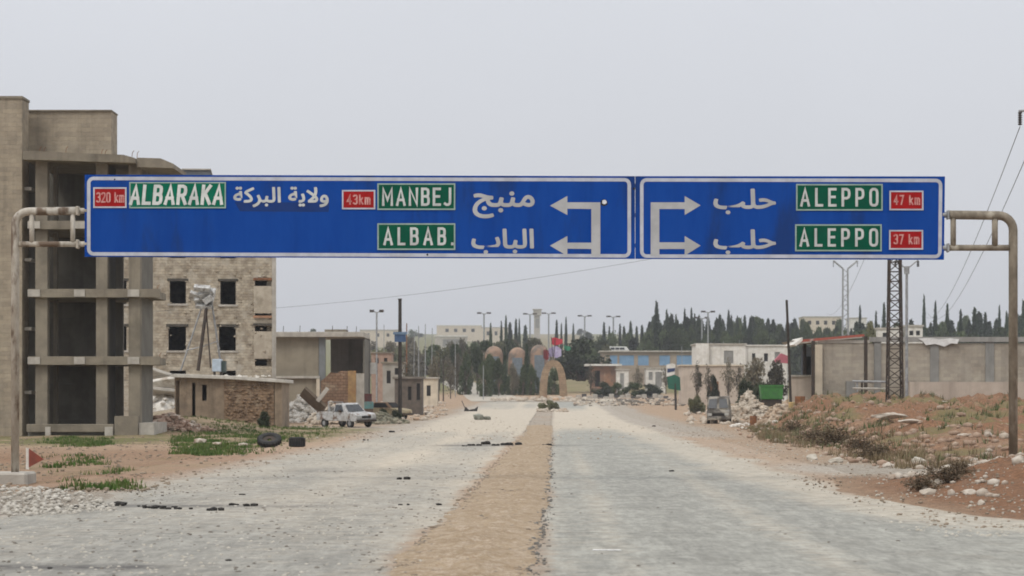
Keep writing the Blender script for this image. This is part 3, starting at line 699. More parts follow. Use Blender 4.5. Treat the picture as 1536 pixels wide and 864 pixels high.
MB().prism([(x1(207.5), z1(252)), (x1(262), z1(253.5)), (x1(262), z1(247)), (x1(243), z1(239)), (x1(207.5), z1(238))], D1 - .5, D1 + 4).build('roof_slab', CONC, ub)
MB().box(x1(43, D1 + 2.2), x1(167, D1 + 2.2), D1 + 2.2, D1 + 3.9, z1(232, D1 + 2) + .02, z1(167, D1 + 2.2)).build('roof_house', BLOCKW, ub)
MB().box(x1(42, D1 + 2.2), x1(168, D1 + 2.2), D1 + 2.1, D1 + 3.95, z1(167, D1 + 2.2) + .003, z1(165, D1 + 2.2)).build('coping', CONC, ub)
for p, zr_, dy in ((57, 226, .3), (64, 227, .2), (100, 228, -.3), (150, 230, .3), (156, 231, .2), (196, 232, .3), (204, 233, .2), (236, 434, -.1), (239, 536, -.1)):
    MB().tube([(x1(p), D1 + dy, z1(zr_ + 8)), (x1(p) + .04, D1 + dy - .03, z1(zr_ - 4)), (x1(p) + .12, D1 + dy - .05, z1(zr_ - 7))], .018, 4).build('rebar', RUST, ub)
MB().box(x1(43), x1(173), D1 - .5, D1 - .3, z1(648), z1(636)).build('plinth_beam', CONC, ub, bevel=.02)
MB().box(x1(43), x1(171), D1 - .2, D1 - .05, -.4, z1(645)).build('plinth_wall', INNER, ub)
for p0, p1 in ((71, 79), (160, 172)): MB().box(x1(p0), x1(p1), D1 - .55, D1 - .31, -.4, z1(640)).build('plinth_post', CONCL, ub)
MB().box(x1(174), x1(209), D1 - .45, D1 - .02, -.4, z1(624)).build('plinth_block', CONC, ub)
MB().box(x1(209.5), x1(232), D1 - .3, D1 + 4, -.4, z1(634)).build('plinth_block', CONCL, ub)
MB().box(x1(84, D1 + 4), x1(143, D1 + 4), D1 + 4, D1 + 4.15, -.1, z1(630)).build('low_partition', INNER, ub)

# ------------------------------------------------------------------ damaged stone block of flats behind
D2 = 165.0
sb = thing('stone_apartment_block', 'shell damaged limestone apartment block with empty black windows, its top behind the sign', 'building', (X(408, D2), D2, .3))
def x2(p): return X(p, D2)
def z2(p): return Z(p, D2)
ops = [(x2(a), x2(b), z2(d), z2(c)) for a, b, c, d in
       ((256, 280, 422, 456), (331, 354, 422, 457), (254, 280, 490, 526), (329, 354, 490, 526), (166, 192, 422, 457), (166, 192, 490, 526),
        (256, 280, 353, 388), (331, 354, 353, 388), (382.5, 407, 421, 429), (382.5, 407, 489, 497), (382.5, 407, 538, 549), (382.5, 407, 470, 473.5), (256, 280, 556, 590), (330, 354, 556, 590))]
mb = wall_open(MB(), x2(120), x2(408), -.3, z2(332), D2, D2 + .35, ops); mb.build('front_wall', STONE, sb)
MB().box(x2(408) - .35, x2(408), D2 + .352, D2 + 9, -.3, z2(332)).build('side_wall', STONE, sb)
MB().box(x2(120), x2(120) + .35, D2 + .352, D2 + 9, -.3, z2(332)).build('side_wall', STONE, sb)
MB().box(x2(120) + .36, x2(408) - .36, D2 + 8.6, D2 + 9, -.3, z2(332)).build('rear_wall', STONE, sb)
MB().box(x2(118), x2(410), D2 - .25, D2 + 9.3, z2(332) + .003, z2(326)).build('roof_slab', CONC, sb)
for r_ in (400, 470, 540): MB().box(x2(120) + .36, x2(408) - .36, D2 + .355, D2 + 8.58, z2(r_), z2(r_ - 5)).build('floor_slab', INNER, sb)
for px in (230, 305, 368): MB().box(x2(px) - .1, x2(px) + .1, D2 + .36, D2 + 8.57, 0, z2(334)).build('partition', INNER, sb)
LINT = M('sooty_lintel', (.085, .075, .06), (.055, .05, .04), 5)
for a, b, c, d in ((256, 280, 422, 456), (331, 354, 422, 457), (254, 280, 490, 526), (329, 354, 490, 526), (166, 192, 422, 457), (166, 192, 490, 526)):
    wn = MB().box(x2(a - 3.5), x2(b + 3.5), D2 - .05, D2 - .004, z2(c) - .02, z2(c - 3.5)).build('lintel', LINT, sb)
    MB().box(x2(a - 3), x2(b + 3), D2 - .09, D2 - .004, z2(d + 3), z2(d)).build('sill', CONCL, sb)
BAYP = M('bay_render', (.46, .405, .32), (.36, .31, .24), 2, (.28, .24, .18), 1.2, bump=.3)
bay = MB().box(x2(381), x2(408) - .01, D2 - .06, D2 - .004, z2(470), z2(429.5)); bay.build('bay_panel', BAYP, sb)
MB().box(x2(381), x2(408) - .01, D2 - .06, D2 - .004, z2(538), z2(497.5)).build('bay_panel', BAYP, sb)
for c in (421, 489): MB().box(x2(380), x2(408) - .01, D2 - .12, D2 - .004, z2(c - .5), z2(c - 4)).build('bay_lintel', RUST if c < 450 else LINT, sb)
MB().box(x2(380), x2(408) - .01, D2 - .12, D2 - .065, z2(477), z2(473.5)).build('bay_sill', REDBR, sb)
MB().box(x2(408) + .003, x2(408) + .28, D2 - .1, D2 + .5, -.3, z2(334)).build('corner_pier', CONCL, sb)
rk = MB()
for i in range(60):
    px = rng.choice((253, 283, 327, 357, 380, 392)) + rng.uniform(-5, 5); py = rng.uniform(405, 545)
    rk.rock((x2(px), D2 - .02, z2(py)), rng.uniform(.06, .16))
rk.build('broken_masonry', STONE, sb, kind='stuff')
pent = MB().box(x2(273), x2(315), D2 + 2, D2 + 6, z2(326) + .01, z2(252)).build('stair_house', M('grey_render', (.13, .14, .15), (.10, .11, .12), 1), sb)
MB().box(x2(272), x2(316), D2 + 1.9, D2 + 6.1, z2(252) + .003, z2(250)).build('stair_house_roof', CONCL, sb)
sb.rotation_euler.z = R(5.6)

# crushed steel stand with mangled sheet in front of the flats
cs = thing('wrecked_steel_stand', 'bent steel lattice stand topped by mangled pale sheet metal before the flats', 'wrecked tower', (X(300, 152), 152, .6))
D3 = 152.0
def p3(px, py, dy=0): return (X(px, D3 + dy), D3 + dy, Z(py, D3 + dy))
for a, b, r_, m_ in (((271, 556), (304, 456), .06, STEEL), ((297, 556), (311, 452), .12, DSTEEL), ((331, 545), (315, 436), .07, STEEL), ((316, 552), (309, 460), .05, DSTEEL)):
    MB().tube([p3(*a, dy=rng.uniform(-.6, .6)), p3(*b)], r_, 6).build('leg', m_, cs)
MB().tube([p3(281, 525), p3(303, 520), p3(326, 512)], .035, 5).build('cross_brace', STEEL, cs)
SHEETM = M('crumpled_pale_sheet', (.55, .55, .53), (.30, .29, .27), 5, (.16, .14, .12), 3, rough=.5)
for px, py, sx, sz, rz in ((303, 432, 1.0, .26, 5), (309, 440, .9, .3, -18), (312, 449, .6, .35, -35), (296, 446, 1.0, .22, 20), (306, 459, 1.0, .2, 2), (302, 453, .8, .25, -8), (318, 444, .28, .7, 12)):
    MB().cbox(p3(px, py, rng.uniform(-.5, .5)), (sx, rng.uniform(.3, .9), sz), Matrix.Rotation(R(rz), 4, 'Y') @ Matrix.Rotation(R(rng.uniform(-40, 40)), 4, 'X')).build('crumpled_panel', SHEETM, cs)

# ------------------------------------------------------------------ small hut
D4 = 137.0
hu = thing('roadside_hut', 'low brown stone hut with a sagging pale concrete roof slab left of the road', 'hut', (X(342, D4), D4, 0))
def x4(p, d=D4): return X(p, d)
def z4(p, d=D4): return Z(p, d)
mb = wall_open(MB(), x4(262), x4(336), -.3, z4(566), D4, D4 + .25, [(x4(263.5), x4(269), .0, z4(571)), (x4(288), x4(293), .2, z4(574)), (x4(303), x4(310), z4(601), z4(577))])
mb.build('plaster_wall', PLAST, hu)
MB().box(x4(336) + .002, x4(411), D4 - .03, D4 + .25, -.4, z4(568)).build('stone_wall', RUBSTONE, hu)
rb_ = MB()
for i in range(170):
    rb_.rock((x4(rng.uniform(339, 409)), D4 - .03, z4(rng.uniform(574, 641))), rng.uniform(.07, .15), flat=.7)
rb_.build('facing_stone', RUBSTONE, hu, kind='stuff')
MB().box(x4(411) + .04, x4(423), D4 - .05, D4 + .3, -.4, z4(571)).build('corner_pier', PLAST, hu)
MB().box(x4(423) - .3, x4(423), D4 + .305, D4 + 4.5, -.4, z4(571)).build('side_wall', PLAST, hu)
MB().box(x4(262), x4(262) + .2, D4 + .255, D4 + 4.5, -.3, z4(563)).build('side_wall', PLAST, hu)
MB().box(x4(262) + .21, x4(423) - .31, D4 + 4.3, D4 + 4.5, -.3, z4(571)).build('rear_wall', PLAST, hu)
ROOFT = M('dusty_roof_slab', (.58, .555, .50), (.45, .42, .37), 2.5, bump=.3)
MB().prism([(x4(257), z4(566)), (x4(345), z4(569)), (x4(429), z4(574.5)), (x4(429), z4(569.5)), (x4(345), z4(563.5)), (x4(257), z4(560.5))], D4 - .35, D4 + 4.7).build('roof_slab', ROOFT, hu, bevel=.02)
rk = MB()
for i in range(40): rk.rock((x4(rng.uniform(275, 400)), D4 + rng.uniform(0, 3), z4(564) - .0 + rng.uniform(-.05, .05)), rng.uniform(.05, .14))
rk.build('roof_debris', LIMED, hu, kind='stuff')
wt = thing('water_tank', 'small pale blue water tank on the roof of the brown hut', 'water tank', (x4(322), D4 + 1.5, z4(563.5)))
BLT = M('pale_blue_tank_paint', (.46, .53, .60), (.38, .44, .50), 4, rough=.5)
MB().box(x4(314.5), x4(328), D4 + 1.1, D4 + 1.9, z4(557), z4(538)).build('tank', BLT, wt, bevel=.03)
MB().box(x4(328.5), x4(334), D4 + 1.2, D4 + 1.9, z4(558), z4(541)).build('dark_side_box', M('dark_green_metal', (.05, .07, .065), rough=.6), wt)
for q in (316, 327): MB().box(x4(q), x4(q) + .07, D4 + 1.2, D4 + 1.8, z4(564), z4(557) - .002).build('leg', DSTEEL, wt)
# collapsed slabs between the frame building and the hut
for i, (px, py, sx, sy, rz, ry, rx, lb) in enumerate(((244, 566, 2.0, 1.6, 10, 18, 22, 'grey collapsed concrete slab tilted highest on the white rubble slope'), (250, 577, 2.2, 1.4, -14, -9, 30, 'pale collapsed concrete slab lying mid slope left of the hut'),
                                                       (240, 588, 2.0, 1.8, 5, 6, 12, 'flat dark edged concrete slab lowest on the white rubble slope'))):
    d_ = 149 - i
    tag(MB().cbox((X(px, d_), d_, Z(py, d_)), (sx, sy, .2), Matrix.Rotation(R(rz), 4, 'Z') @ Matrix.Rotation(R(ry), 4, 'Y') @ Matrix.Rotation(R(-rx), 4, 'X')).build('collapsed_slab', CONCL if i != 1 else LIMED, bevel=.03), lb, 'concrete slab')
def heap(name, cx, cy, rx, ry, h, n, r0, r1, m, label, cat, seed, zoff=0, pw=1.0):
    q = random.Random(seed); mb = MB(); prof = lambda a: max(0, 1 - a) ** pw
    bm_n = 26
    ring = []
    for j in range(9):
        t_ = j / 8
        for i in range(bm_n):
            a = 2 * math.pi * i / bm_n; k_ = 1 + .25 * math.sin(a * 3 + seed) + .12 * q.uniform(-1, 1)
            x_, y_ = cx + rx * t_ * k_ * math.cos(a), cy + ry * t_ * k_ * math.sin(a)
            ring.append((x_, y_, h1(x_, y_) + zoff + h * prof(t_) * q.uniform(.85, 1.1) - .12 * t_))
    fs = [(j * bm_n + i, j * bm_n + (i + 1) % bm_n, (j + 1) * bm_n + (i + 1) % bm_n, (j + 1) * bm_n + i) for j in range(8) for i in range(bm_n)]
    mb.add(ring, fs)
    for i in range(n):
        t_ = math.sqrt(q.random()); a = q.uniform(0, 6.28); k_ = 1 + .25 * math.sin(a * 3 + seed)
        x_, y_ = cx + rx * t_ * k_ * math.cos(a) * 1.05, cy + ry * t_ * k_ * math.sin(a) * 1.05
        mb.rock((x_, y_, h1(x_, y_) + zoff + h * prof(t_) + .02), r0 + (r1 - r0) * q.random() ** 2.2, q)
    o = mb.build(name, m, kind='stuff'); tag(o, label, cat, kind='stuff'); return o
hx, hy, hz = G(452, 634)
heap('rubble_heap', hx, hy + 2.0, 2.2, 2.4, 2.1, 520, .07, .36, LIMED, 'bright white limestone rubble heap between the hut and the wrecked pickup', 'rubble heap', 3)
hx, hy, hz = G(1128, 634)
heap('rubble_heap', hx, hy + 2.6, 1.6, 2.8, 2.3, 560, .07, .36, RUBB, 'pinkish grey rubble heap beside the wrecked grey van', 'rubble heap', 5)
hx, hy, hz = G(1160, 630)
heap('rubble_heap', hx + .3, hy + 1, 1.5, 2.4, .8, 200, .06, .25, M('earthy_rubble', (.42, .33, .24), (.30, .21, .14), 2.5, (.5, .44, .36), 1.2, bump=.7), 'low brown earthy rubble below the green skip', 'rubble heap', 8)
heap('rubble_heap', X(572, 170), 170, 1.7, 2.6, .75, 220, .06, .3, M('grey_green_debris', (.24, .22, .16), (.15, .145, .10), 2.2, (.36, .31, .24), 1.2, bump=.7), 'grey green debris heap between the wrecked pickup and the black utility pole', 'rubble heap', 19, pw=.8)
heap('rubble_heap', X(497, 166), 166, 1.6, 1.8, 1.5, 200, .06, .34, RUBB, 'broken masonry heap directly behind the bed of the wrecked pickup', 'rubble heap', 23)
heap('rubble_heap', X(246, 151), 151, 1.6, 4.5, 2.0, 160, .05, .28, LIMED, 'white dusty rubble slope between the concrete frame building and the hut', 'rubble heap', 11, pw=.6)
heap('rubble_heap', X(252, 119), 119, 2.0, 2.5, .75, 260, .05, .3, M('pinkish_earth_rubble', (.40, .28, .21), (.29, .19, .135), 2.5, (.47, .41, .34), 1.2, bump=.7), 'low pinkish earth and stone heap at the corner of the concrete frame building', 'rubble heap', 15)
sl = thing('fallen_roof_slab', 'dark brown tilted slab fallen on top of the white rubble heap', 'concrete slab', (X(475, 160), 160, Z(600, 160)))
MB().cbox((X(470, 160), 160, Z(601, 160)), (1.9, 1.3, .18), Matrix.Rotation(R(42), 4, 'Y') @ Matrix.Rotation(R(-30), 4, 'X')).build('slab', M('dark_brown_slab', (.13, .10, .07), (.09, .07, .05), 2), sl)
MB().cbox((X(484, 159.5), 159.5, Z(592, 159.5)), (.26, .3, 1.1), Matrix.Rotation(R(38), 4, 'Y')).build('broken_beam', CONCL, sl)

# ------------------------------------------------------------------ low flat roofed building and the things before it
D5 = 190.0
def x5(p, d=D5): return X(p, d)
def z5(p, d=D5): return Z(p, d)
lb_ = thing('flat_roofed_garage', 'low dun concrete building with one deep dark open bay behind the pickup', 'building', (x5(480), D5, 0))
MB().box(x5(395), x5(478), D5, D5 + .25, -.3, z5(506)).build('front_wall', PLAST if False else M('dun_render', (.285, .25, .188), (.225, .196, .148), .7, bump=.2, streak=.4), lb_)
MB().box(x5(395), x5(480), D5 - .3, D5 - .004, z5(567.5), z5(564)).build('string_course', CONCL, lb_)
MB().box(x5(475), x5(480), D5 - .35, D5 - .004, -.2, z5(568)).build('door_jamb', CREAM, lb_)
MB().box(x5(478.5), x5(488), D5 - .1, D5 + .4, -.3, z5(506)).build('corner_column', M('blue_grey_render', (.20, .21, .215), (.16, .17, .17), 1.4), lb_)
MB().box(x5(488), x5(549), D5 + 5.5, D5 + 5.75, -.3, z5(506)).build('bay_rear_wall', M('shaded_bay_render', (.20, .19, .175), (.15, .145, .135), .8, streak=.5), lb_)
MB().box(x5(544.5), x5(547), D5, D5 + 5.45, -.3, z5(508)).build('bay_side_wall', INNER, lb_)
MB().box(x5(390), x5(546), D5 - .6, D5 + 8, z5(505.8), z5(498)).build('roof_slab', CONCL, lb_, bevel=.03)
MB().box(x5(484), x5(516), D5 + 2, D5 + 5, z5(498) + .003, z5(493)).build('roof_upstand', CONC, lb_)
for p in (423, 448, 497, 519, 533): MB().tube([(x5(p), D5 + 1, z5(498)), (x5(p) + .03, D5 + 1, z5(rng.uniform(486, 491)))], .025, 5).build('rebar', DSTEEL, lb_)
d6 = 181.0
bw = thing('broken_brick_wall', 'broken reddish brown brick wall in front of the dark open bay', 'wall', (X(512, d6), d6, 0))
pr_ = [(X(481, d6), -.2), (X(522, d6), -.2), (X(522, d6), Z(557, d6)), (X(512, d6), Z(556, d6)), (X(505, d6), Z(560, d6)), (X(496, d6), Z(558, d6)), (X(488, d6), Z(566, d6)), (X(481, d6), Z(572, d6))]
MB().prism(pr_, d6, d6 + .3).build('brick_face', M('rough_brick', (.33, .21, .135), (.25, .155, .10), 2, (.42, .32, .22), 1.4, bump=.7, brick=(.4, .22, .02, .6)), bw)
MB().box(X(522, d6) + .003, X(534, d6), d6 - .05, d6 + .2, -.2, Z(556, d6)).build('rusty_sheet', M('ochre_rusty_sheet', (.42, .27, .12), (.30, .19, .10), 3, (.36, .2, .09), 1), bw)
MB().box(X(534, d6) + .003, X(546, d6), d6, d6 + .3, -.2, Z(560, d6)).build('grey_panel', CONCL, bw)

# roadside sign board on a post, drums, tan wreck, dark shack
dd = 196.0
sgn = thing('blank_white_signboard', 'small blank white signboard on a thin post left of the black utility pole', 'signboard', (X(556, dd), dd, 0))
MB().box(X(549, dd), X(564, dd), dd, dd + .05, Z(561, dd), Z(544, dd)).build('board', WHITEP, sgn)
MB().tube([(X(545, dd), dd + .1, -.1), (X(545, dd), dd + .1, Z(510, dd))], .045, 6).build('post', STEEL, sgn)
MB().tube([(X(545, dd), dd + .1, Z(552, dd)), (X(550, dd), dd + .06, Z(552, dd))], .03, 6).build('bracket', STEEL, sgn)
def drum(px, dd, zb, r, hgt, m, label, cat='oil drum', x=None):
    t = thing('oil_drum', label, cat, (X(px, dd) if x is None else x, dd, zb))
    c = t.location
    pts = MB()
    n = 14; prof = [(0, 0), (r, 0), (r, hgt * .32), (r * 1.05, hgt * .34), (r, hgt * .36), (r, hgt * .64), (r * 1.05, hgt * .66), (r, hgt * .68), (r, hgt), (r * .93, hgt), (r * .93, hgt - .03), (0, hgt - .03)]
    vs = [(c.x + a * math.cos(2 * math.pi * k / n), c.y + a * math.sin(2 * math.pi * k / n), c.z + b) for a, b in prof for k in range(n)]
    fs = [(j * n + k, j * n + (k + 1) % n, (j + 1) * n + (k + 1) % n, (j + 1) * n + k) for j in range(len(prof) - 1) for k in range(n)]
    pts.add(vs, fs).build('drum_body', m, t)
    MB().tube([(c.x, c.y - r * .5, c.z + hgt - .03), (c.x, c.y - r * .5, c.z + hgt)], .04, 6).build('bung', DSTEEL, t)
    return t
TEAL = M('faded_teal_paint', (.10, .24, .24), (.13, .19, .18), 4, rough=.6)
MAROON = M('dark_maroon_paint', (.10, .025, .025), (.08, .04, .035), 4, rough=.6)
drum(553, 188, h1(X(553, 188), 188), .36, .95, M('brown_drum', (.09, .06, .045), (.13, .09, .06), 4), 'dark brown drum at the foot of the coloured drum stack')
drum(553, 188, h1(X(553, 188), 188) + .955, .38, .55, TEAL, 'short teal drum in the middle of the drum stack')
drum(552, 188, h1(X(553, 188), 188) + 1.51, .30, .6, MAROON, 'dark maroon drum on top of the teal drum')

def car_body(prof, cab, w_, cw, cx=0):
    """lower body from side profile, cab as a tapered second prism; both in local x(length), z"""
    lo = MB().prism(prof, -w_ / 2, w_ / 2)
    hi = MB(); n = len(cab)
    zs = [q for _, q in cab]; z0, z1_ = min(zs), max(zs)
    def yy(z, s): return s * ((w_ / 2 - .02) + (cw / 2 - w_ / 2) * (z - z0) / (z1_ - z0))
    vs = [(p, yy(q, -1), q) for p, q in cab] + [(p, yy(q, 1), q) for p, q in cab]
    hi.add(vs, [tuple(range(n)), tuple(range(2 * n - 1, n - 1, -1))] + [(i, n + i, n + (i + 1) % n, (i + 1) % n) for i in range(n)])
    return lo, hi
def wheel(root, x, y, r, wd, flat=False):
    n = 16; prof = [(r * .55, -wd / 2), (r * .95, -wd / 2), (r, -wd * .3), (r, wd * .3), (r * .95, wd / 2), (r * .55, wd / 2)]
    mb = MB(); vs = [(x + a * math.cos(2 * math.pi * k / n), y + b, r * .94 + a * math.sin(2 * math.pi * k / n)) for a, b in prof for k in range(n)]
    m_ = len(prof); mb.add(vs, [(j * n + k, j * n + (k + 1) % n, ((j + 1) % m_) * n + (k + 1) % n, ((j + 1) % m_) * n + k) for j in range(m_) for k in range(n)])
    o = mb.build('wheel', TYRE, root, world=False)
    MB().tube([(x, y - wd * .38, r * .94), (x, y + wd * .38, r * .94)], r * .56, 12).build('rim', STEEL, o, world=False)
    return o
def local(mb, name, m, root, bevel=0): return mb.build(name, m, root, world=False, bevel=bevel)
# wrecked white pickup
gx, gy, gz = G(518, 641)
pk = thing('wrecked_pickup', 'battered white pickup truck with stripped bed wrecked at the road edge', 'pickup truck', (gx, gy + .9, gz))
lo, hi = car_body([(-2.3, .5), (2.2, .42), (2.34, .6), (2.32, .86), (2.1, 1.0), (1.0, 1.06), (-.35, 1.08), (-.35, .92), (-2.32, .92)],
                  [(-.33, 1.06), (1.22, 1.04), (.62, 1.62), (.45, 1.68), (-.2, 1.68), (-.33, 1.6)], 1.68, 1.35)
local(lo, 'body', WPAINT, pk, .035); local(hi, 'cab', WPAINT, pk, .03)
ws = MB().add([(1.17, -.66, 1.10), (1.17, .66, 1.10), (.70, .56, 1.56), (.70, -.56, 1.56)], [(0, 1, 2, 3)]); ws.v = [(a + .025, b, c + .02) for a, b, c in ws.v]; local(ws, 'windscreen', GLASSD, pk)
for s in (-1, 1):
    q = MB().add([(-.18, s * .845, 1.12), (.88, s * .845, 1.12), (.50, s * .70, 1.58), (-.15, s * .70, 1.58)], [(0, 1, 2, 3)]); q.v = [(a, b + s * .012, c) for a, b, c in q.v]; local(q, 'side_window', GLASSD, pk)
    local(MB().box(1.4, 2.28, s * .30, s * .72, .62, .80).box(2.3, 2.35, s * .40, s * .72, .64, .84) if False else MB().box(2.318, 2.36, min(s * .42, s * .74), max(s * .42, s * .74), .64, .82), 'headlight', M('dull_lamp_glass', (.45, .45, .42), rough=.3), pk)
    local(MB().box(.5, .62, min(s * .86, s * 1.02), max(s * .86, s * 1.02), 1.08, 1.24), 'mirror', DSTEEL, pk)
    for x_ in (-1.45, 1.5): wheel(pk, x_, s * .74, .33, .2)
local(MB().box(2.33, 2.42, -.8, .8, .38, .54), 'bumper', DSTEEL, pk, .02)
local(MB().box(2.325, 2.345, -.38, .38, .64, .80), 'grille', DARKV, pk)
local(MB().box(-2.22, -.42, -.74, .74, .925, .93), 'bed_floor', DSTEEL, pk)
for s in (-1, 1): local(MB().box(-2.3, -.4, min(s * .78, s * .83), max(s * .78, s * .83), .93, 1.12), 'bed_side', WPAINT, pk)
local(MB().tube([(-.9, -.7, .95), (-1.2, -.6, 1.78), (-1.2, .6, 1.72), (-.8, .7, .95)], .035, 6), 'bed_hoop', STEEL, pk)
sc_ = MB()
for i in range(7): sc_.cbox((rng.uniform(-1.6, -.6), rng.uniform(-.5, .5), rng.uniform(.98, 1.3)), (rng.uniform(.3, .8), .04, rng.uniform(.15, .5)), Matrix.Rotation(rng.uniform(-1, 1), 4, 'Y') @ Matrix.Rotation(rng.uniform(0, 3), 4, 'Z'))
o = local(sc_, 'scrap_metal', SHEETM, pk); o['kind'] = 'stuff'
pk.scale = (.92, .92, .9); pk.rotation_euler.z = R(-50); pk.rotation_euler.x = R(2)
# grey van
gx, gy, gz = G(1083, 636)
vn = thing('wrecked_van', 'burnt dusty grey van facing the camera beside the pinkish rubble', 'van', (gx, gy + 2.0, gz))
lo, hi = car_body([(-2.1, .38), (1.95, .34), (2.08, .5), (2.06, .92), (1.95, 1.05), (-2.1, 1.08)], [(-2.08, 1.06), (1.93, 1.04), (1.5, 1.92), (1.3, 2.0), (-1.95, 2.0)], 1.6, 1.38)
local(lo, 'body', GPAINT, vn, .05); local(hi, 'upper_body', GPAINT, vn, .05)
for s in (-1, 1):
    q = MB().add([(1.89, s * .08, 1.16), (1.89, s * .68, 1.16), (1.56, s * .60, 1.80), (1.56, s * .08, 1.80)], [(0, 1, 2, 3)]); q.v = [(a + .035, b, c + .02) for a, b, c in q.v]; local(q, 'windscreen_half', GLASSD, vn)
    for k_, (a, b) in enumerate(((-1.7, -.7), (-.55, .4), (.5, 1.35))):
        q = MB().add([(a, s * .80, 1.14), (b, s * .80, 1.14), (b - .02, s * .705, 1.72), (a, s * .705, 1.72)], [(0, 1, 2, 3)]); q.v = [(p, y_ + s * .012, z_) for p, y_, z_ in q.v]; local(q, 'side_window', GLASSD, vn)
    local(MB().box(2.07, 2.11, min(s * .45, s * .72), max(s * .45, s * .72), .66, .84), 'headlight', M('dull_lamp_glass', (.45, .45, .42)), vn)
    for x_ in (-1.3, 1.3): wheel(vn, x_, s * .70, .30, .18)
local(MB().box(2.075, 2.16, -.78, .78, .36, .54), 'bumper', GPAINT, vn, .02)
local(MB().box(2.065, 2.085, -.4, .4, .64, .82), 'grille', DARKV, vn)
vn.rotation_euler = (R(1.5), 0, R(-97)); vn.location.z -= .1
# tan wreck
gx, gy, gz = G(580, 606)
tw = thing('wrecked_saloon_car', 'dusty tan wrecked car with smashed windows right of the coloured drums', 'car', (X(581, 200), 200, h1(X(581, 200), 200)))
lo, hi = car_body([(-1.9, .35), (1.95, .35), (2.02, .55), (1.95, .82), (1.0, .95), (-1.4, .98), (-1.95, .92)], [(-1.35, .97), (1.0, .94), (.35, 1.42), (-.9, 1.44)], 1.6, 1.2)
local(lo, 'body', TANP, tw, .05); local(hi, 'roof_cabin', M('rust_brown_car_roof', (.28, .17, .10), (.2, .13, .08), 3), tw, .04)
for s in (-1, 1):
    q = MB().add([(-.95, s * .77, 1.0), (.7, s * .77, 1.0), (.3, s * .64, 1.36), (-.8, s * .64, 1.36)], [(0, 1, 2, 3)]); q.v = [(a, b + s * .015, c) for a, b, c in q.v]; local(q, 'side_window', DARKV, tw)
    for x_ in (-1.2, 1.25): wheel(tw, x_, s * .68, .28, .17)
q = MB().add([(.98, -.6, .97), (.98, .6, .97), (.42, .52, 1.38), (.42, -.52, 1.38)], [(0, 1, 2, 3)]); q.v = [(a + .02, b, c + .02) for a, b, c in q.v]; local(q, 'windscreen', DARKV, tw)
local(MB().box(2.0, 2.06, -.7, .7, .38, .5), 'bumper', DSTEEL, tw)
tw.rotation_euler.z = R(-35)
def shack(px0, px1, py0, d, depth, m, mroof, name, label, cat, openings=(), roof_h=.18, over=.2, win=True, group=None):
    x0, x1_ = X(px0, d), X(px1, d); zb = min(h1(x0, d), h1(x1_, d)) - .3; zt = Z(py0, d)
    t = thing(name, label, cat, ((x0 + x1_) / 2, d, zb + .3), group)
    ops_ = [(X(a, d), X(b, d), Z(e_, d), Z(c, d)) for a, b, c, e_, _ in openings]
    wall_open(MB(), x0, x1_, zb, zt, d, d + .25, ops_).build('front_wall', m, t)
    MB().box(x0, x0 + .25, d + .252, d + depth, zb, zt).build('side_wall', m, t)
    MB().box(x1_ - .25, x1_, d + .252, d + depth, zb, zt).build('side_wall', m, t)
    MB().box(x0 + .252, x1_ - .252, d + depth - .25, d + depth, zb, zt).build('rear_wall', m, t)
    MB().box(x0 - over, x1_ + over, d - over, d + depth + over, zt + .003, zt + roof_h).build('roof', mroof, t)
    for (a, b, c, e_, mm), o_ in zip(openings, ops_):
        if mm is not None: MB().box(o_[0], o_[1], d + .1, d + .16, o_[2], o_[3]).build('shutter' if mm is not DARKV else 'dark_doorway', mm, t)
    return t
DKBR = M('dark_brown_boards', (.09, .075, .06), (.13, .105, .085), 2)
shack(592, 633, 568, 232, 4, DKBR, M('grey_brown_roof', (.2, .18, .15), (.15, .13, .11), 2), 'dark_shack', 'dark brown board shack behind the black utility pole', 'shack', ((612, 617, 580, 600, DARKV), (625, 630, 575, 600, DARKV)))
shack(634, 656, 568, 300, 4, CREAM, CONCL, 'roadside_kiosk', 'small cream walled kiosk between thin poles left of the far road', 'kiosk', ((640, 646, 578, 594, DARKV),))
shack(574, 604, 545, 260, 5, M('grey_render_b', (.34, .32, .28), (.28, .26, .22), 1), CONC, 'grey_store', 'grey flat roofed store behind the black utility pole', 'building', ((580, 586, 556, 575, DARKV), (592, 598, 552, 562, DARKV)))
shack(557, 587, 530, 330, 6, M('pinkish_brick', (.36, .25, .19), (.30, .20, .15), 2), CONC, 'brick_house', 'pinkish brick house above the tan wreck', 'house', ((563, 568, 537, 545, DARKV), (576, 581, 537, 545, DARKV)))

# ------------------------------------------------------------------ right: compound wall, gate, canopy, pylons
D7 = 150.0
def x7(p, d=D7): return X(p, d)
def z7(p, d=D7): return Z(p, d)
cw = thing('compound_wall', 'long beige block compound wall with grey pillars and coping right of the road', 'wall', (x7(1380), D7, 1.2))
GPIL = M('grey_pillar_render', (.27, .265, .245), (.22, .215, .2), 1.2, streak=.4)
edges = [1226, 1311, 1321.5, 1395, 1408, 1478, 1491, 1562, 1575, 1640]
for i in range(0, 9, 2): MB().box(x7(edges[i]) + .003, x7(edges[i + 1]) - .003, D7, D7 + .22, .3, z7(515)).build('wall_panel', WALLB, cw)
for i in range(1, 9, 2): MB().box(x7(edges[i]), x7(edges[i + 1]), D7 - .07, D7 + .3, .3, z7(513)).build('pillar', GPIL, cw)
MB().box(x7(1305), x7(1640), D7 - .14, D7 + .4, z7(512.8), z7(505.5)).build('coping', M('grey_coping', (.33, .32, .30), (.27, .26, .24), 1, streak=.4), cw)
MB().box(x7(1226), x7(1304.5), D7 - .05, D7 + .3, z7(514.8), z7(510)).build('coping', CONCL, cw)
MB().box(x7(1362), x7(1640), D7 - .6, D7 - .1, .3, z7(573)).build('plinth_wall', PLINTH, cw)
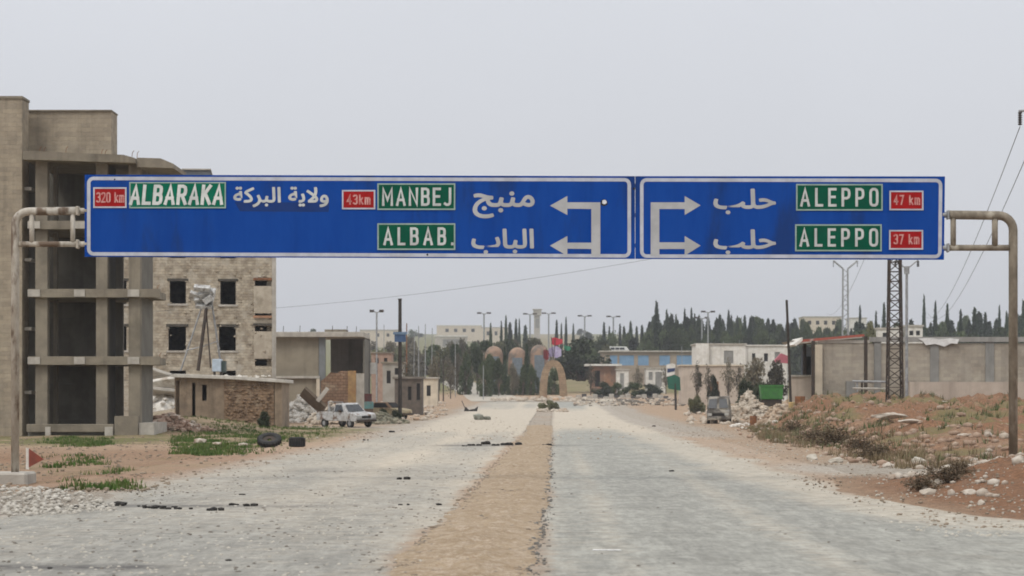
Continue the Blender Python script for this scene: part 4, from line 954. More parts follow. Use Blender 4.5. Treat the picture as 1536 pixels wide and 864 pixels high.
MB().box(x7(1222), x7(1233), D7 - .2, D7 + .5, .3, z7(517)).build('gate_pillar', CREAM, cw)
MB().box(x7(1268), x7(1281), D7 - .5, D7 - .08, .3, z7(572)).build('buttress', GPIL, cw)
tarp = tag(MB().prism([(x7(1377), z7(508)), (x7(1395), z7(507)), (x7(1409), z7(509)), (x7(1424), z7(507.5)), (x7(1438), z7(509)), (x7(1435), z7(516)), (x7(1426), z7(515)), (x7(1416), z7(520)), (x7(1402), z7(516)), (x7(1388), z7(518)), (x7(1383), z7(512))], D7 - .20, D7 - .15).build('torn_tarpaulin', M('white_tarp', (.74, .74, .72), (.58, .57, .55), 3)), 'torn white sheet draped over the grey coping of the compound wall', 'tarpaulin')
pr = thing('pipe_barrier', 'two bar metal pipe barrier in front of the compound wall', 'barrier', (x7(1300, 146), 146, 1.4))
d8 = 146.0
for r_, m_ in ((572, STEEL), (582.5, CONCL)): MB().tube([(x7(1279, d8), d8, z7(r_, d8)), (x7(1330, d8), d8, z7(r_ + 1, d8))], .07, 6).build('rail', m_, pr)
for p in (1286, 1293): MB().tube([(x7(p, d8), d8 + .03, .9), (x7(p, d8), d8 + .03, z7(571, d8))], .07, 6).build('post', DSTEEL if p > 1290 else STEEL, pr)
# canopy
cn = thing('filling_station_canopy', 'sagging canopy with faded red edge left of the compound wall', 'canopy', (x7(1245), D7 + 4, 1.2))
dc = 148.0
REDE = M('faded_red_fascia', (.36, .10, .07), (.28, .10, .08), 2, (.45, .36, .32), 2)
MB().prism([(X(1196, dc), Z(509, dc)), (X(1302, dc), Z(500, dc)), (X(1302, dc), Z(505, dc)), (X(1206, dc), Z(514, dc))], D7 + .45, D7 + 7).build('canopy_slab', CONCL, cn)
MB().prism([(X(1204, dc), Z(508.5, dc)), (X(1303, dc), Z(500, dc)), (X(1303, dc), Z(503.5, dc)), (X(1204, dc), Z(512.5, dc))], D7 - .25, D7 - .16).build('red_fascia', REDE, cn)
MB().prism([(X(1190, dc), Z(517, dc)), (X(1203.6, dc), Z(506, dc)), (X(1203.6, dc), Z(511, dc)), (X(1194, dc), Z(519, dc))], dc - .1, dc + 5).build('torn_end', WHITEP, cn)
for p, yy_ in ((1221, dc + .3), (1300, dc + .3), (1225, dc + 6)): MB().box(X(p, dc) - .1, X(p, dc) + .1, yy_, yy_ + .2, .6, Z(511 if p < 1250 else 504, dc)).build('column', DSTEEL, cn)
MB().box(X(1202, 155), X(1221, 155), 155, 155.15, .5, Z(521, 155)).build('shop_front', M('blue_grey_shopfront', (.27, .31, .36), (.18, .2, .23), 2), cn)
MB().box(X(1206, 154.9), X(1216, 154.9), 154.9, 154.98, 1, Z(535, 155)).build('shop_window', DARKV, cn)
lw_ = thing('low_side_wall', 'low pale rendered wall under the canopy behind the leaning pole', 'wall', (X(1203, 152), 152, 1.1))
MB().box(X(1184, 152), X(1219, 152), 152, 152.25, .4, Z(565, 152)).build('wall_face', PLINTH, lw_); MB().box(X(1183, 152), X(1220, 152), 151.9, 152.35, Z(565, 152) + .003, Z(562.5, 152)).build('coping', CONCL, lw_)
tag(MB().box(X(1225, 148), X(1236, 148), 147, 147.8, .8, Z(593, 148)).build('dark_waste_bin', M('dark_brown_bin', (.06, .05, .045), (.09, .075, .06), 3), bevel=.06), 'small dark waste bin at the corner of the compound wall', 'waste bin')
# lattice pylon
DP = 139.0
py = thing('lattice_pylon', 'dark tapering steel lattice pylon rising behind the right end of the sign', 'pylon', (X(1342, DP), DP, h1(X(1342, DP), DP)))
cx_ = X(1342, DP); zb = h1(cx_, DP) - .3; zt = Z(292, DP); hb, ht = .42, .27
def pc(t, sx, sy): q = hb + (ht - hb) * t; return (cx_ + sx * q, DP + sy * q, zb + (zt - zb) * t)
for sx in (-1, 1):
    for sy in (-1, 1): MB().tube([pc(0, sx, sy), pc(1, sx, sy)], .055, 5).build('leg', DSTEEL, py)
br_ = MB(); NB = 22
for i in range(NB):
    a, b = i / NB, (i + 1) / NB
    for (p, q) in (((-1, -1), (1, -1)), ((1, -1), (1, 1)), ((1, 1), (-1, 1)), ((-1, 1), (-1, -1))):
        f_ = i % 2
        br_.tube([pc(a, *(p if f_ else q)), pc(b, *(q if f_ else p))], .035, 4); br_.tube([pc(b, *p), pc(b, *q)], .026, 4)
br_.build('lattice_bracing', DSTEEL, py)
for zt_ in (.97, .88): MB().box(cx_ - 1.3, cx_ + 1.3, DP - .06, DP + .06, zb + (zt - zb) * zt_, zb + (zt - zb) * zt_ + .12).build('crossarm', DSTEEL, py)
INSM = M('glazed_insulator', (.06, .05, .045), (.04, .035, .03), 4, rough=.3)
def insulator(t, p, l=.5):
    mb = MB(); n = 10; prof = []
    for i in range(6): prof += [(.03, -l * i / 6), (.085, -l * (i + .3) / 6), (.085, -l * (i + .6) / 6)]
    prof.append((.02, -l)); vs = [(p[0] + a * math.cos(2 * math.pi * k / n), p[1] + a * math.sin(2 * math.pi * k / n), p[2] + b) for a, b in prof for k in range(n)]
    mb.add(vs, [(j * n + k, j * n + (k + 1) % n, (j + 1) * n + (k + 1) % n, (j + 1) * n + k) for j in range(len(prof) - 1) for k in range(n)])
    return mb.build('insulator', INSM, t)
def y_pole(px, d, rtop, r0, arm_px, name, label, lattice=False, arm_up=12):
    x = X(px, d); z0 = h1(x, d) - .4; zt = Z(rtop, d); t = thing(name, label, 'power pole', (x, d, z0 + .4))
    if not lattice:
        MB().tube([(x, d, z0), (x, d, zt)], r0, 10, r0 * .8).build('mast', STEEL, t)
        MB().tube([(x, d, zt - .35), (x, d, zt + .1)], r0 * 1.7, 10).build('collar', STEEL, t)
    else:
        for sx in (-1, 1):
            for sy in (-1, 1): MB().tube([(x + sx * r0 * 1.4, d + sy * r0 * 1.4, z0), (x + sx * r0, d + sy * r0, zt)], r0 * .28, 4).build('leg', STEEL, t)
        bb = MB()
        n = 26
        for i in range(n):
            s = -1 if i % 2 else 1; zz0, zz1 = z0 + (zt - z0) * i / n, z0 + (zt - z0) * (i + 1) / n
            bb.tube([(x - s * r0 * 1.2, d - r0, zz0), (x + s * r0 * 1.2, d - r0, zz1)], r0 * .17, 4)
        bb.build('lattice_bracing', STEEL, t)
    for s in (-1, 1):
        e_ = (X(px + s * arm_px, d), d, Z(rtop - arm_up, d)); MB().tube([(x + s * r0, d, zt), e_], r0 * .4, 5).build('arm', STEEL, t)
        insulator(t, (e_[0], e_[1], e_[2] - .05), (Z(0, d) - Z(9, d)))
    return t
y_pole(1360, 144.5, 402, .10, 17, 'power_pole', 'grey round power pole with forked arms beside the lattice pylon')
y_pole(1268, 430, 403, .42, 18, 'power_pole', 'thin far lattice power mast with forked arms above the canopy', True)
# power pole beyond the right edge of the frame, whose arm and insulator reach into it
DQ = 90.0
pq = thing('power_pole', 'power pole at the right edge with a crossarm and hanging dark insulator', 'power pole', (X(1575, DQ), DQ, h1(X(1575, DQ), DQ)))
MB().tube([(X(1575, DQ), DQ, .5), (X(1575, DQ), DQ, Z(140, DQ))], .14, 10, .11).build('mast', STEEL, pq)
MB().tube([(X(1528, DQ), DQ, Z(167, DQ)), (X(1622, DQ), DQ, Z(155, DQ))], .05, 6).build('crossarm', STEEL, pq)
insulator(pq, (X(1530, DQ), DQ, Z(168, DQ)), .5)
WIREM = M('wire_dark', (.10, .10, .10), (.08, .08, .08), 3, rough=.6)
def wire(a, b, sag, r, label, group=None):
    a, b = Vector(a), Vector(b); pts = []
    for i in range(25):
        t_ = i / 24; p = a.lerp(b, t_); p.z -= 4 * sag * t_ * (1 - t_); pts.append(p)
    return tag(MB().tube(pts, r, 4).build('overhead_wire', WIREM), label, 'wire', group)
wire((X(1530, DQ), DQ, Z(190, DQ)), (X(1384, 430), 430, Z(470, 430)), 3.2, .016, 'upper thin overhead wire falling from the crossarm insulator at the right edge')
wire((X(1548, DQ), DQ, Z(215, DQ)), (X(1392, 430), 430, Z(470, 430)), 3.2, .016, 'lower thin overhead wire running beside the one from the insulator')
wire((X(1240, 430), 430, Z(470, 430)), (X(1320, 139), 139, Z(330, 139)), 2, .014, 'thin overhead wire slanting up to the lattice pylon behind the sign')
wire((X(413, 166), 166, Z(462, 166)), (X(1325, 139), 139, Z(318, 139)), 0.7, .011, 'long thin overhead wire from the stone flats to the lattice pylon')
wire((X(46, D1), 112.4, Z(480, 112)), (X(262, 137), 136.4, Z(465, 137)), .1, .012, 'thin cable slung across the open storeys of the concrete frame')
wire((X(44, D1), 112.4, Z(577, 112)), (X(262, 137), 136.6, Z(561, 137)), .15, .012, 'lower thin cable slung from the concrete frame to the hut roof')
# the rest of the right foreground
gx, gy, gz = G(1183, 612)
DL = 143.0; xl = X(1187, DL)
lp = thing('utility_pole', 'thin dark leaning pole with a yellow concrete base left of the canopy', 'pole', (xl, DL, h1(xl, DL)))
MB().tube([(xl, DL, h1(xl, DL) - .3), (X(1180, DL), DL, Z(450, DL))], .085, 8, .07).build('pole', WOOD, lp)
MB().box(xl - .18, xl + .22, DL - .5, DL - .1, h1(xl, DL) - .3, Z(603, DL)).build('yellow_base', M('faded_yellow_paint', (.50, .36, .16), (.40, .30, .16), 4), lp, bevel=.03)
drum(1200, 142, h1(X(1200, 142), 142) - .05, .30, .6, RUST, 'rusty orange drum beside the yellow pole base')
gx, gy, gz = G(1129, 641)
drum(1130, gy, gz, .22, .7, RUST, 'rusty brown drum standing alone at the foot of the rubble')
sk = thing('green_skip', 'bright green metal waste skip above the rubble on the right', 'skip', (X(1157, 175), 175, h1(X(1157, 175), 175)))
GSK = M('bright_green_paint', (.055, .20, .045), (.05, .15, .045), 3, rough=.6)
d9 = 175.0; zt = Z(578, d9); zb = Z(599, d9)
MB().prism([(X(1143, d9), zb), (X(1174, d9), zb), (X(1175, d9), zt), (X(1141, d9), zt)], d9, d9 + 1.4).build('skip_body', GSK, sk, bevel=.03)
MB().box(X(1139, d9), X(1176, d9), d9 - .06, d9 - .003, zt - .1, zt + .03).build('rim', GSK, sk)
for p in (1148, 1157, 1166): MB().box(X(p, d9) - .04, X(p, d9) + .04, d9 - .06, d9 - .003, zb + .05, zt - .11).build('rib', GSK, sk)
MB().box(X(1143, d9), X(1173, d9), d9 + .1, d9 + 1.2, zb - .5, zb - .004).build('stand', DSTEEL, sk)
# small upright sign, white blue top over green sheet, on a dark post
d10 = 270.0
gs = thing('green_roadside_hoarding', 'upright hoarding, white above green sheet, on a dark post by the right verge', 'signboard', (X(1011, d10), d10, h1(X(1011, d10), d10)))
MB().tube([(X(1014, d10), d10 + .1, -.2), (X(1013, d10), d10 + .1, Z(575, d10))], .13, 8).build('post', WOOD, gs)
MB().prism([(X(1003, d10), Z(583, d10)), (X(1021, d10), Z(586, d10)), (X(1020, d10), Z(566, d10)), (X(1012, d10), Z(562, d10)), (X(1001, d10), Z(566, d10))], d10, d10 + .8).build('green_sheet', M('dull_green_sheet', (.02, .115, .075), (.02, .085, .055), 2), gs)
MB().prism([(X(1000, d10), Z(565, d10)), (X(1012, d10), Z(561.5, d10)), (X(1013, d10), Z(547, d10)), (X(1009, d10), Z(545, d10)), (X(1000, d10), Z(547, d10))], d10, d10 + .7).build('white_panel', WHITEP, gs)
MB().prism([(X(1001, d10), Z(559, d10)), (X(1012, d10), Z(557, d10)), (X(1012.5, d10), Z(552, d10)), (X(1001, d10), Z(553, d10))], d10 - .03, d10 - .005).build('blue_band', M('dark_blue_band', (.03, .05, .13), (.04, .06, .12), 2), gs)

# ------------------------------------------------------------------ middle distance
DA = 380.0
ar = thing('stone_arch', 'sandstone memorial arch on the roundabout at the end of the road', 'arch', (X(830, DA), DA, h1(X(830, DA), DA)))
SANDST = M('sandstone', (.36, .26, .165), (.27, .19, .12), 1.2, (.30, .18, .12), .5, bump=.6, brick=(.6, .35, .02, .6))
def arch_curve(hw_, zt, zb, n=14, p=.8):
    out = []
    for i in range(n + 1):
        a = math.pi * (1 - i / n); c, s = math.cos(a), math.sin(a)
        out.append((830 + math.copysign(abs(c) ** p, c) * hw_ - (.0 if True else 0), zb + (zt - zb) * s ** .75))
    return out
ou = arch_curve(21, 540, 604); inn = arch_curve(9.5, 550, 604)
n = len(ou)
for h_, idx in (('left', range(0, n // 2)), ('right', range(n // 2, n - 1))):
    mb = MB()
    for i in idx:
        q = [ou[i], ou[i + 1], inn[i + 1], inn[i]]; mb.prism([(X(a, DA), Z(b, DA)) for a, b in q], DA, DA + 1.6)
    mb.build('arch_half', SANDST, ar)
MB().box(X(798, DA), X(862, DA), DA - 1.5, DA + 3, h1(X(830, DA), DA) - .5, Z(597, DA)).build('arch_base', M('weathered_kerb_stone', (.40, .36, .29), (.3, .26, .2), 2), ar)
fl = thing('flag_cluster', 'red and violet flags on poles above the sandstone arch', 'flags', (X(832, DA), DA + .8, Z(542, DA)))
FR = M('red_flag_cloth', (.50, .04, .06), (.40, .035, .05), 2); FV = M('violet_white_cloth', (.42, .38, .52), (.32, .27, .42), 2); FD = M('dark_red_cloth', (.20, .03, .04), (.15, .03, .03), 2); FG = M('green_flag_cloth', (.04, .22, .12), (.04, .17, .1), 2)
def cloth(pts, m, nm): 
    mb = MB(); d = DA + .8; nn = len(pts) - 1
    for i in range(nn):
        (a, t0, b0), (b, t1, b1) = pts[i], pts[i + 1]
        o0, o1 = .25 * math.sin(i * 1.9), .25 * math.sin((i + 1) * 1.9)
        mb.add([(X(a, d), d + o0, Z(b0, d)), (X(b, d), d + o1, Z(b1, d)), (X(b, d), d + o1, Z(t1, d)), (X(a, d), d + o0, Z(t0, d))], [(0, 1, 2, 3)])
    return mb.build(nm, m, fl)
for a, b in ((827, 505), (833, 508), (819, 521), (846, 517)): MB().tube([(X(830, DA), DA + .8, Z(543, DA)), (X(a, DA), DA + .8, Z(b, DA))], .05, 5).build('flag_pole', DSTEEL, fl)
cloth([(827, 507, 516), (832, 506, 518), (838, 508, 517), (844, 509, 515)], FR, 'red_flag'); cloth([(823, 523, 536), (828, 520, 535), (835, 519, 537), (842, 524, 534)], FV, 'violet_banner')
cloth([(815, 525, 537), (819, 524, 540), (823, 526, 539)], FD, 'dark_red_flag'); cloth([(846, 518, 523), (850, 519, 526), (856, 520, 525)], FG, 'green_flag')
# three domed stone kiosks behind
DOMEM = M('pinkish_dome_plaster', (.32, .215, .15), (.235, .16, .115), .8, (.16, .13, .105), .4, bump=.5); KDOOR = M('blue_grey_door', (.17, .20, .22), (.13, .15, .17), 2)
for px, tp, lb in ((741, 519, 'leftmost of three pinkish domed round kiosks, half hidden by shrubs'), (776, 521, 'middle pinkish domed round kiosk with grey door between dark cypresses'), (809, 517, 'right pinkish domed round kiosk just left of the sandstone arch')):
    d = 430.0; x = X(px, d); z0 = h1(x, d); t = thing('domed_kiosk', lb, 'kiosk', (x, d, z0), 'pinkish domed kiosks'); r = 13.5 / F * d; zt = Z(tp, d); zs = zt - r * 1.05
    n = 16; prof = [(r, z0 - .5), (r, zs)] + [(r * math.cos(a), zs + r * 1.05 * math.sin(a)) for a in [R(15 * i) for i in range(1, 6)]] + [(.05, zt)]
    mb = MB(); mb.add([(x + a * math.cos(2 * math.pi * k / n), d + a * math.sin(2 * math.pi * k / n), b) for a, b in prof for k in range(n)], [(j * n + k, j * n + (k + 1) % n, (j + 1) * n + (k + 1) % n, (j + 1) * n + k) for j in range(len(prof) - 1) for k in range(n)])
    mb.build('domed_drum', DOMEM, t, True)
    MB().box(x - r * .55, x + r * .55, d - r * 1.02, d - r * .7, z0 - .3, zs - .2).build('door', KDOOR, t)
    MB().tube([(x, d, zt - .05), (x, d, zt + .7)], .08, 5).build('finial', DSTEEL, t)
# blue shuttered row
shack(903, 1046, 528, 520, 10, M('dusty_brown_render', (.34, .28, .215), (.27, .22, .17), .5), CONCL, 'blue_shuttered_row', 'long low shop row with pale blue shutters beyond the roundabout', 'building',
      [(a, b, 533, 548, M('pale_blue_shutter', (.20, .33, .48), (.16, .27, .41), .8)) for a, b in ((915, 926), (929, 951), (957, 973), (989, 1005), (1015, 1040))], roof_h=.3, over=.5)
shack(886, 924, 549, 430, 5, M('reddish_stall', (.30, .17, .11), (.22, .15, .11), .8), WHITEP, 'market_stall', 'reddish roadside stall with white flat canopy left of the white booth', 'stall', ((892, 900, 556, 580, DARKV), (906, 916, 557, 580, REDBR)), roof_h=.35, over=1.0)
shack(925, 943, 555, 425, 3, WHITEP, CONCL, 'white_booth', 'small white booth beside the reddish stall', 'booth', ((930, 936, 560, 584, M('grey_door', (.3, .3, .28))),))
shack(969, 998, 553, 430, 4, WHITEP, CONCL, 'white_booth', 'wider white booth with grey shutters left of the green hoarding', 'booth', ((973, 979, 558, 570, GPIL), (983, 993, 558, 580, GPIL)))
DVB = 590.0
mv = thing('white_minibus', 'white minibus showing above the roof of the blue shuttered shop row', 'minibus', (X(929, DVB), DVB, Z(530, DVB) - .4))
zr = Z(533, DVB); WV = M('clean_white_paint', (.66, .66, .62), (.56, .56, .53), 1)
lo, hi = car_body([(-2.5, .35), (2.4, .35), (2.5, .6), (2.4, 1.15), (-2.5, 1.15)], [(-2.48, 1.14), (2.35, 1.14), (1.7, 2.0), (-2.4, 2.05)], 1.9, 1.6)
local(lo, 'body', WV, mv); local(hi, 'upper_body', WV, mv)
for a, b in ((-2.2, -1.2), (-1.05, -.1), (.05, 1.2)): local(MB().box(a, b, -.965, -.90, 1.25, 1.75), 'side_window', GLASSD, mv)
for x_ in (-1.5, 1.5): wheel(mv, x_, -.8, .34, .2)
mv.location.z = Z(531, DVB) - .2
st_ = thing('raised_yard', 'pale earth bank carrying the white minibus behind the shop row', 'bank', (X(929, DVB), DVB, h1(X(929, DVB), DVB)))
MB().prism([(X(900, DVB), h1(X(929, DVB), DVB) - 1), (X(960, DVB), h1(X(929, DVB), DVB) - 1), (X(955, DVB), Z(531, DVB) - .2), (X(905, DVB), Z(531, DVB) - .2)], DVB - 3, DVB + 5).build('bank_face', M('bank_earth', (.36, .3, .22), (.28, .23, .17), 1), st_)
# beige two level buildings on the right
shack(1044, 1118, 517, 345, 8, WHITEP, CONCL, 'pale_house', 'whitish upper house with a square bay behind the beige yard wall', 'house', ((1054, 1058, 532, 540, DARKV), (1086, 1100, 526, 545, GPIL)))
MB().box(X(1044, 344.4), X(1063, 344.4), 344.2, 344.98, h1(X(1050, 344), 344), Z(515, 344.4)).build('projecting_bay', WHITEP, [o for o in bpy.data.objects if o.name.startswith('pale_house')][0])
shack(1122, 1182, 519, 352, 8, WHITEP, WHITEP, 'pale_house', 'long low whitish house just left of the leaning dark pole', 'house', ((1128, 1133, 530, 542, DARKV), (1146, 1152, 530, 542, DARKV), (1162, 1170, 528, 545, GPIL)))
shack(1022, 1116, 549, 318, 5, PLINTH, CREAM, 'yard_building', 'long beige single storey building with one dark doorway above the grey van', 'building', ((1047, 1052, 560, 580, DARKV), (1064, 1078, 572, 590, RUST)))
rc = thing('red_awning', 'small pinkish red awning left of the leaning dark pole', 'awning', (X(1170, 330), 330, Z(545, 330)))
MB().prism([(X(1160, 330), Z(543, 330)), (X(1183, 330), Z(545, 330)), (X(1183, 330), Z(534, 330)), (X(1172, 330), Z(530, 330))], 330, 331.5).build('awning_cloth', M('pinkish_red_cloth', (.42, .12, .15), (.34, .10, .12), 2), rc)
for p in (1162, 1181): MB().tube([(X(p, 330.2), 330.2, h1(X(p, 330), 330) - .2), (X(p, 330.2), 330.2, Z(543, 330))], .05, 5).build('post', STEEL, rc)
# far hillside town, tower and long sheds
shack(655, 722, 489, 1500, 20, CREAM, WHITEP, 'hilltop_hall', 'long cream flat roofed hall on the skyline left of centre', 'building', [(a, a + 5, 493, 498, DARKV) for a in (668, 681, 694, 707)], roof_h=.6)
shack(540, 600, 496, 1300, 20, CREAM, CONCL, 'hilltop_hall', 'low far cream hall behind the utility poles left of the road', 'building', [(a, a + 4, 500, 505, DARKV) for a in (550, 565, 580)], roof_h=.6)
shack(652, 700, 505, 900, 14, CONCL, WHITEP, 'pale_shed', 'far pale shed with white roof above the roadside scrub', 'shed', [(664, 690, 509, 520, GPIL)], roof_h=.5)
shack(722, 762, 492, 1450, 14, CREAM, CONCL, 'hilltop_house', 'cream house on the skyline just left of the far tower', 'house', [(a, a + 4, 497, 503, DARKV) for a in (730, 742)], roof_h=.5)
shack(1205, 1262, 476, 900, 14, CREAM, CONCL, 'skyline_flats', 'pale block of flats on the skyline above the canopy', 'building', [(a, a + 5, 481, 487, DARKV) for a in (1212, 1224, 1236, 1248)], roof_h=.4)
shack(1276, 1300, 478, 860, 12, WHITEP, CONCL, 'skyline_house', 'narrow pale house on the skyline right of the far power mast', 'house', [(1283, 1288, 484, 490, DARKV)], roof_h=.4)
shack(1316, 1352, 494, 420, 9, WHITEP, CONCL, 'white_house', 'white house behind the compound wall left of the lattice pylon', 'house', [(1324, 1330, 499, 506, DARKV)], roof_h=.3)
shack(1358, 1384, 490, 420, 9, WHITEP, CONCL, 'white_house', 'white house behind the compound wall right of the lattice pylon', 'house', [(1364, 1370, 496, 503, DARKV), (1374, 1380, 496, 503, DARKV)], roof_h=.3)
tw_ = thing('control_tower', 'pale slender far tower with a wider top on the skyline', 'tower', (X(806, 1200), 1200, h1(X(806, 1200), 1200)))
dt = 1200.0
MB().box(X(801, dt), X(810, dt), dt, dt + 4, h1(X(806, dt), dt) - 1, Z(473, dt)).build('shaft', CONCL, tw_); MB().box(X(800, dt), X(812, dt), dt - 1, dt + 5, Z(473, dt) + .01, Z(465, dt)).build('cabin', M('tower_cabin', (.42, .40, .35), (.34, .32, .28), .4), tw_)
MB().box(X(799, dt), X(813, dt), dt - 1.4, dt + 5.4, Z(465, dt) + .02, Z(463.5, dt)).build('roof', CONCL, tw_); MB().box(X(803, dt), X(809, dt), dt - .1, dt - .01, Z(492, dt), Z(478, dt)).build('stair_window', GPIL, tw_)

# ------------------------------------------------------------------ poles and street lamps
def pole(px, rt, rb, r, m, label, name='utility_pole', d=None, lean=0, extra=None):
    if d is None:
        gx, d, gz = G(px, rb)
    x = X(px, d); z0 = h1(x, d); t = thing(name, label, 'pole', (x, d, z0))
    MB().tube([(x, d, z0 - .4), (X(px + lean, d), d, Z(rt, d))], r, 8, r * .8).build('shaft', m, t)
    if extra: extra(t, px, d)
    return t
def blue_sign(t, px, d):
    MB().box(X(592, d), X(609, d), d - .3, d - .22, Z(513, d), Z(501, d)).build('blue_board', M('dusty_blue_board', (.07, .12, .22), (.05, .09, .17), 2), t)
    MB().box(X(590, d), X(611, d), d - .36, d - .31, Z(502, d), Z(498, d)).build('blue_strip', M('pale_blue_strip', (.16, .23, .31), (.12, .18, .26), 2), t)
    MB().box(X(597, d), X(603, d), d - .2, d + .2, Z(449.5, d), Z(448, d)).build('cap', WOOD, t)
pole(600, 448, 630, .17, WOOD, 'tall thick black utility pole carrying a small blue board', extra=blue_sign)
GP = STEEL
for px, rt, rb, r, lb in ((610, 485, 605, .09, 'thin brownish pole just right of the thick black pole'), (576, 487, 600, .06, 'thin pole left of the thick black pole with a bent top'), (628, 489, 600, .08, 'thin grey pole third right of the thick black pole'), (638, 486, 600, .08, 'thin grey pole with a short cap beside the cream kiosk'),
                          (658, 541, 602, .10, 'left of two short dark posts at the far road edge'), (665, 541, 602, .10, 'right of two short dark posts at the far road edge'), (725, 548, 600, .07, 'short thin post in front of the roadside shrubs'),
                          (1039, 540, 596, .07, 'thin dark post right of the green hoarding'), (1066, 514, 590, .07, 'thin post in front of the beige yard building'), (1109, 510, 585, .07, 'thin post before the whitish houses'),):
    pole(px, rt, rb, r, RUST if px == 610 else (DSTEEL if px in (658, 665, 1039) else GP), lb)
for px, rt, rb, r, lb in ((620, 498, 601, .06, 'thin grey pole leaning a little between the brownish pole and the kiosk'), (647, 492, 598, .07, 'thin pole rising above the cream kiosk roof'), (683, 505, 596, .06, 'thin pole standing in the roadside scrub left of the domed kiosks'), (1086, 512, 588, .06, 'thin pole before the square windowed pale house'), (1024, 520, 592, .06, 'thin pole just right behind the green hoarding')):
    pole(px, rt, rb, r, GP, lb, lean=rng.uniform(-3, 3))
def lamp(px, rt, d, label):
    x = X(px, d); z0 = h1(x, d); zt = Z(rt, d); t = thing('street_lamp', label, 'street lamp', (x, d, z0), 'double armed street lamps along the far roads')
    MB().tube([(x, d, z0 - .3), (x, d, zt)], .15 * d / 600 + .04, 6).build('column', STEEL, t)
    for s in (-1, 1):
        MB().tube([(x, d, zt), (x + s * .9 * d / 500, d, zt + .25)], .09 * d / 600 + .03, 5).build('arm', STEEL, t); MB().cbox((x + s * 1.0 * d / 500, d, zt + .22), (.9 * d / 500, .4, .35)).build('lamp_head', DSTEEL, t)
for px, rt, d, lb in ((565, 469, 330, 'nearest double armed street lamp above the low building'), (726, 471, 560, 'double armed street lamp above the domed kiosks, left of the far tower'), (795, 472, 620, 'double armed street lamp just left of the far tower'),
                      (823, 471, 600, 'double armed street lamp right of the far tower'), (877, 475, 640, 'double armed street lamp above the dark round tree'), (920, 476, 620, 'double armed street lamp left of the dense pine grove'),
                      (1053, 478, 560, 'left of two street lamps over the pine grove'), (1062, 469, 500, 'taller right street lamp over the pine grove')): lamp(px, rt, d, lb)

# ------------------------------------------------------------------ trees and shrubs
def leaf(vs, fs, p, s, q, up=.3):
    n = Vector((q.gauss(0, 1), q.gauss(0, 1), q.gauss(0, 1) + up)).normalized(); a = n.orthogonal().normalized(); b = n.cross(a)
    t_ = q.uniform(0, 6.28); a, b = a * math.cos(t_) + b * math.sin(t_), b * math.cos(t_) - a * math.sin(t_)
    l, w_ = s * q.uniform(.7, 1.3), s * q.uniform(.35, .7); o = len(vs)
    vs += [tuple(p + a * l), tuple(p + b * w_), tuple(p - a * l), tuple(p - b * w_)]; fs.append((o, o + 1, o + 2, o + 3))
def conifer(seed, wid, n=1500, lean=0, ragged=.3, name='cypress_tree', m=LEAFD):
    """ten units tall, WID units wide at the fullest"""
    q = random.Random(seed); root = thing(name, 'x', 'tree')
    MB().tube([(0, 0, -.6), (.05, 0, 3), (0, 0, 9.2)], .28, 6, .04).build('trunk', BARK, root, world=False)
    vs, fs = [], []
    tufts = [(q.uniform(0, 6.28), q.uniform(.06, .9), q.uniform(.6, 1.25)) for _ in range(46)]
    for i in range(n):
        t_ = q.random() ** .8
        r = wid / 2 * (math.sin(math.pi * min(1, (t_ * .93 + .07)) ** .75) ** .8) * (1 - t_ * .35)
        a0, tz, k_ = tufts[q.randrange(46)]
        if q.random() < .6: t_ = min(.99, max(.02, tz + q.gauss(0, .05))); a = a0 + q.gauss(0, .5); r = wid / 2 * (math.sin(math.pi * min(1, (t_ * .93 + .07)) ** .75) ** .8) * (1 - t_ * .35) * k_
        else: a = q.uniform(0, 6.28)
        rr = r * (1 - ragged * q.random() ** 2) * q.uniform(.55, 1.05)
        leaf(vs, fs, Vector((rr * math.cos(a), rr * math.sin(a), .7 + t_ * 9.3 + q.uniform(-.2, .2))), .50, q, .2)
    mb = MB(); mb.v = vs; mb.f = fs; mb.build('crown', m, root, world=False); return root
def broad(seed, wid, n=1700, m=LEAFB, name='broad_tree', low=.18, gap=9):
    q = random.Random(seed); root = thing(name, 'x', 'tree')
    tr = MB().tube([(0, 0, -.6), (.1, .05, 2), (0, 0, 4.5)], .35, 7, .2)
    cl = []
    for i in range(gap):
        a = q.uniform(0, 6.28); rr = wid / 2 * q.uniform(.15, .72); z_ = 10 * (low + (1 - low) * q.uniform(.15, .86)); 
        rr *= math.sin(math.pi * min(1, max(.1, (z_ / 10 - low) / (1 - low) * .85 + .12)))  ** .6
        c = Vector((rr * math.cos(a), rr * math.sin(a), z_)); cl.append((c, q.uniform(1.1, 2.1) * wid / 9))
        tr.tube([(0, 0, q.uniform(2, 4.2)), tuple(c * .6 + Vector((0, 0, .5))), tuple(c)], .14, 5, .04)
    tr.build('trunk', BARK, root, world=False)
    vs, fs = [], []
    for i in range(n):
        c, r = q.choice(cl); d_ = Vector((q.gauss(0, 1), q.gauss(0, 1), q.gauss(0, .8))).normalized() * r * q.random() ** .4
        p = c + d_; p.z = min(10, max(.4, p.z)); leaf(vs, fs, p, .42, q, .3)
    mb = MB(); mb.v = vs; mb.f = fs; mb.build('crown', m, root, world=False); return root
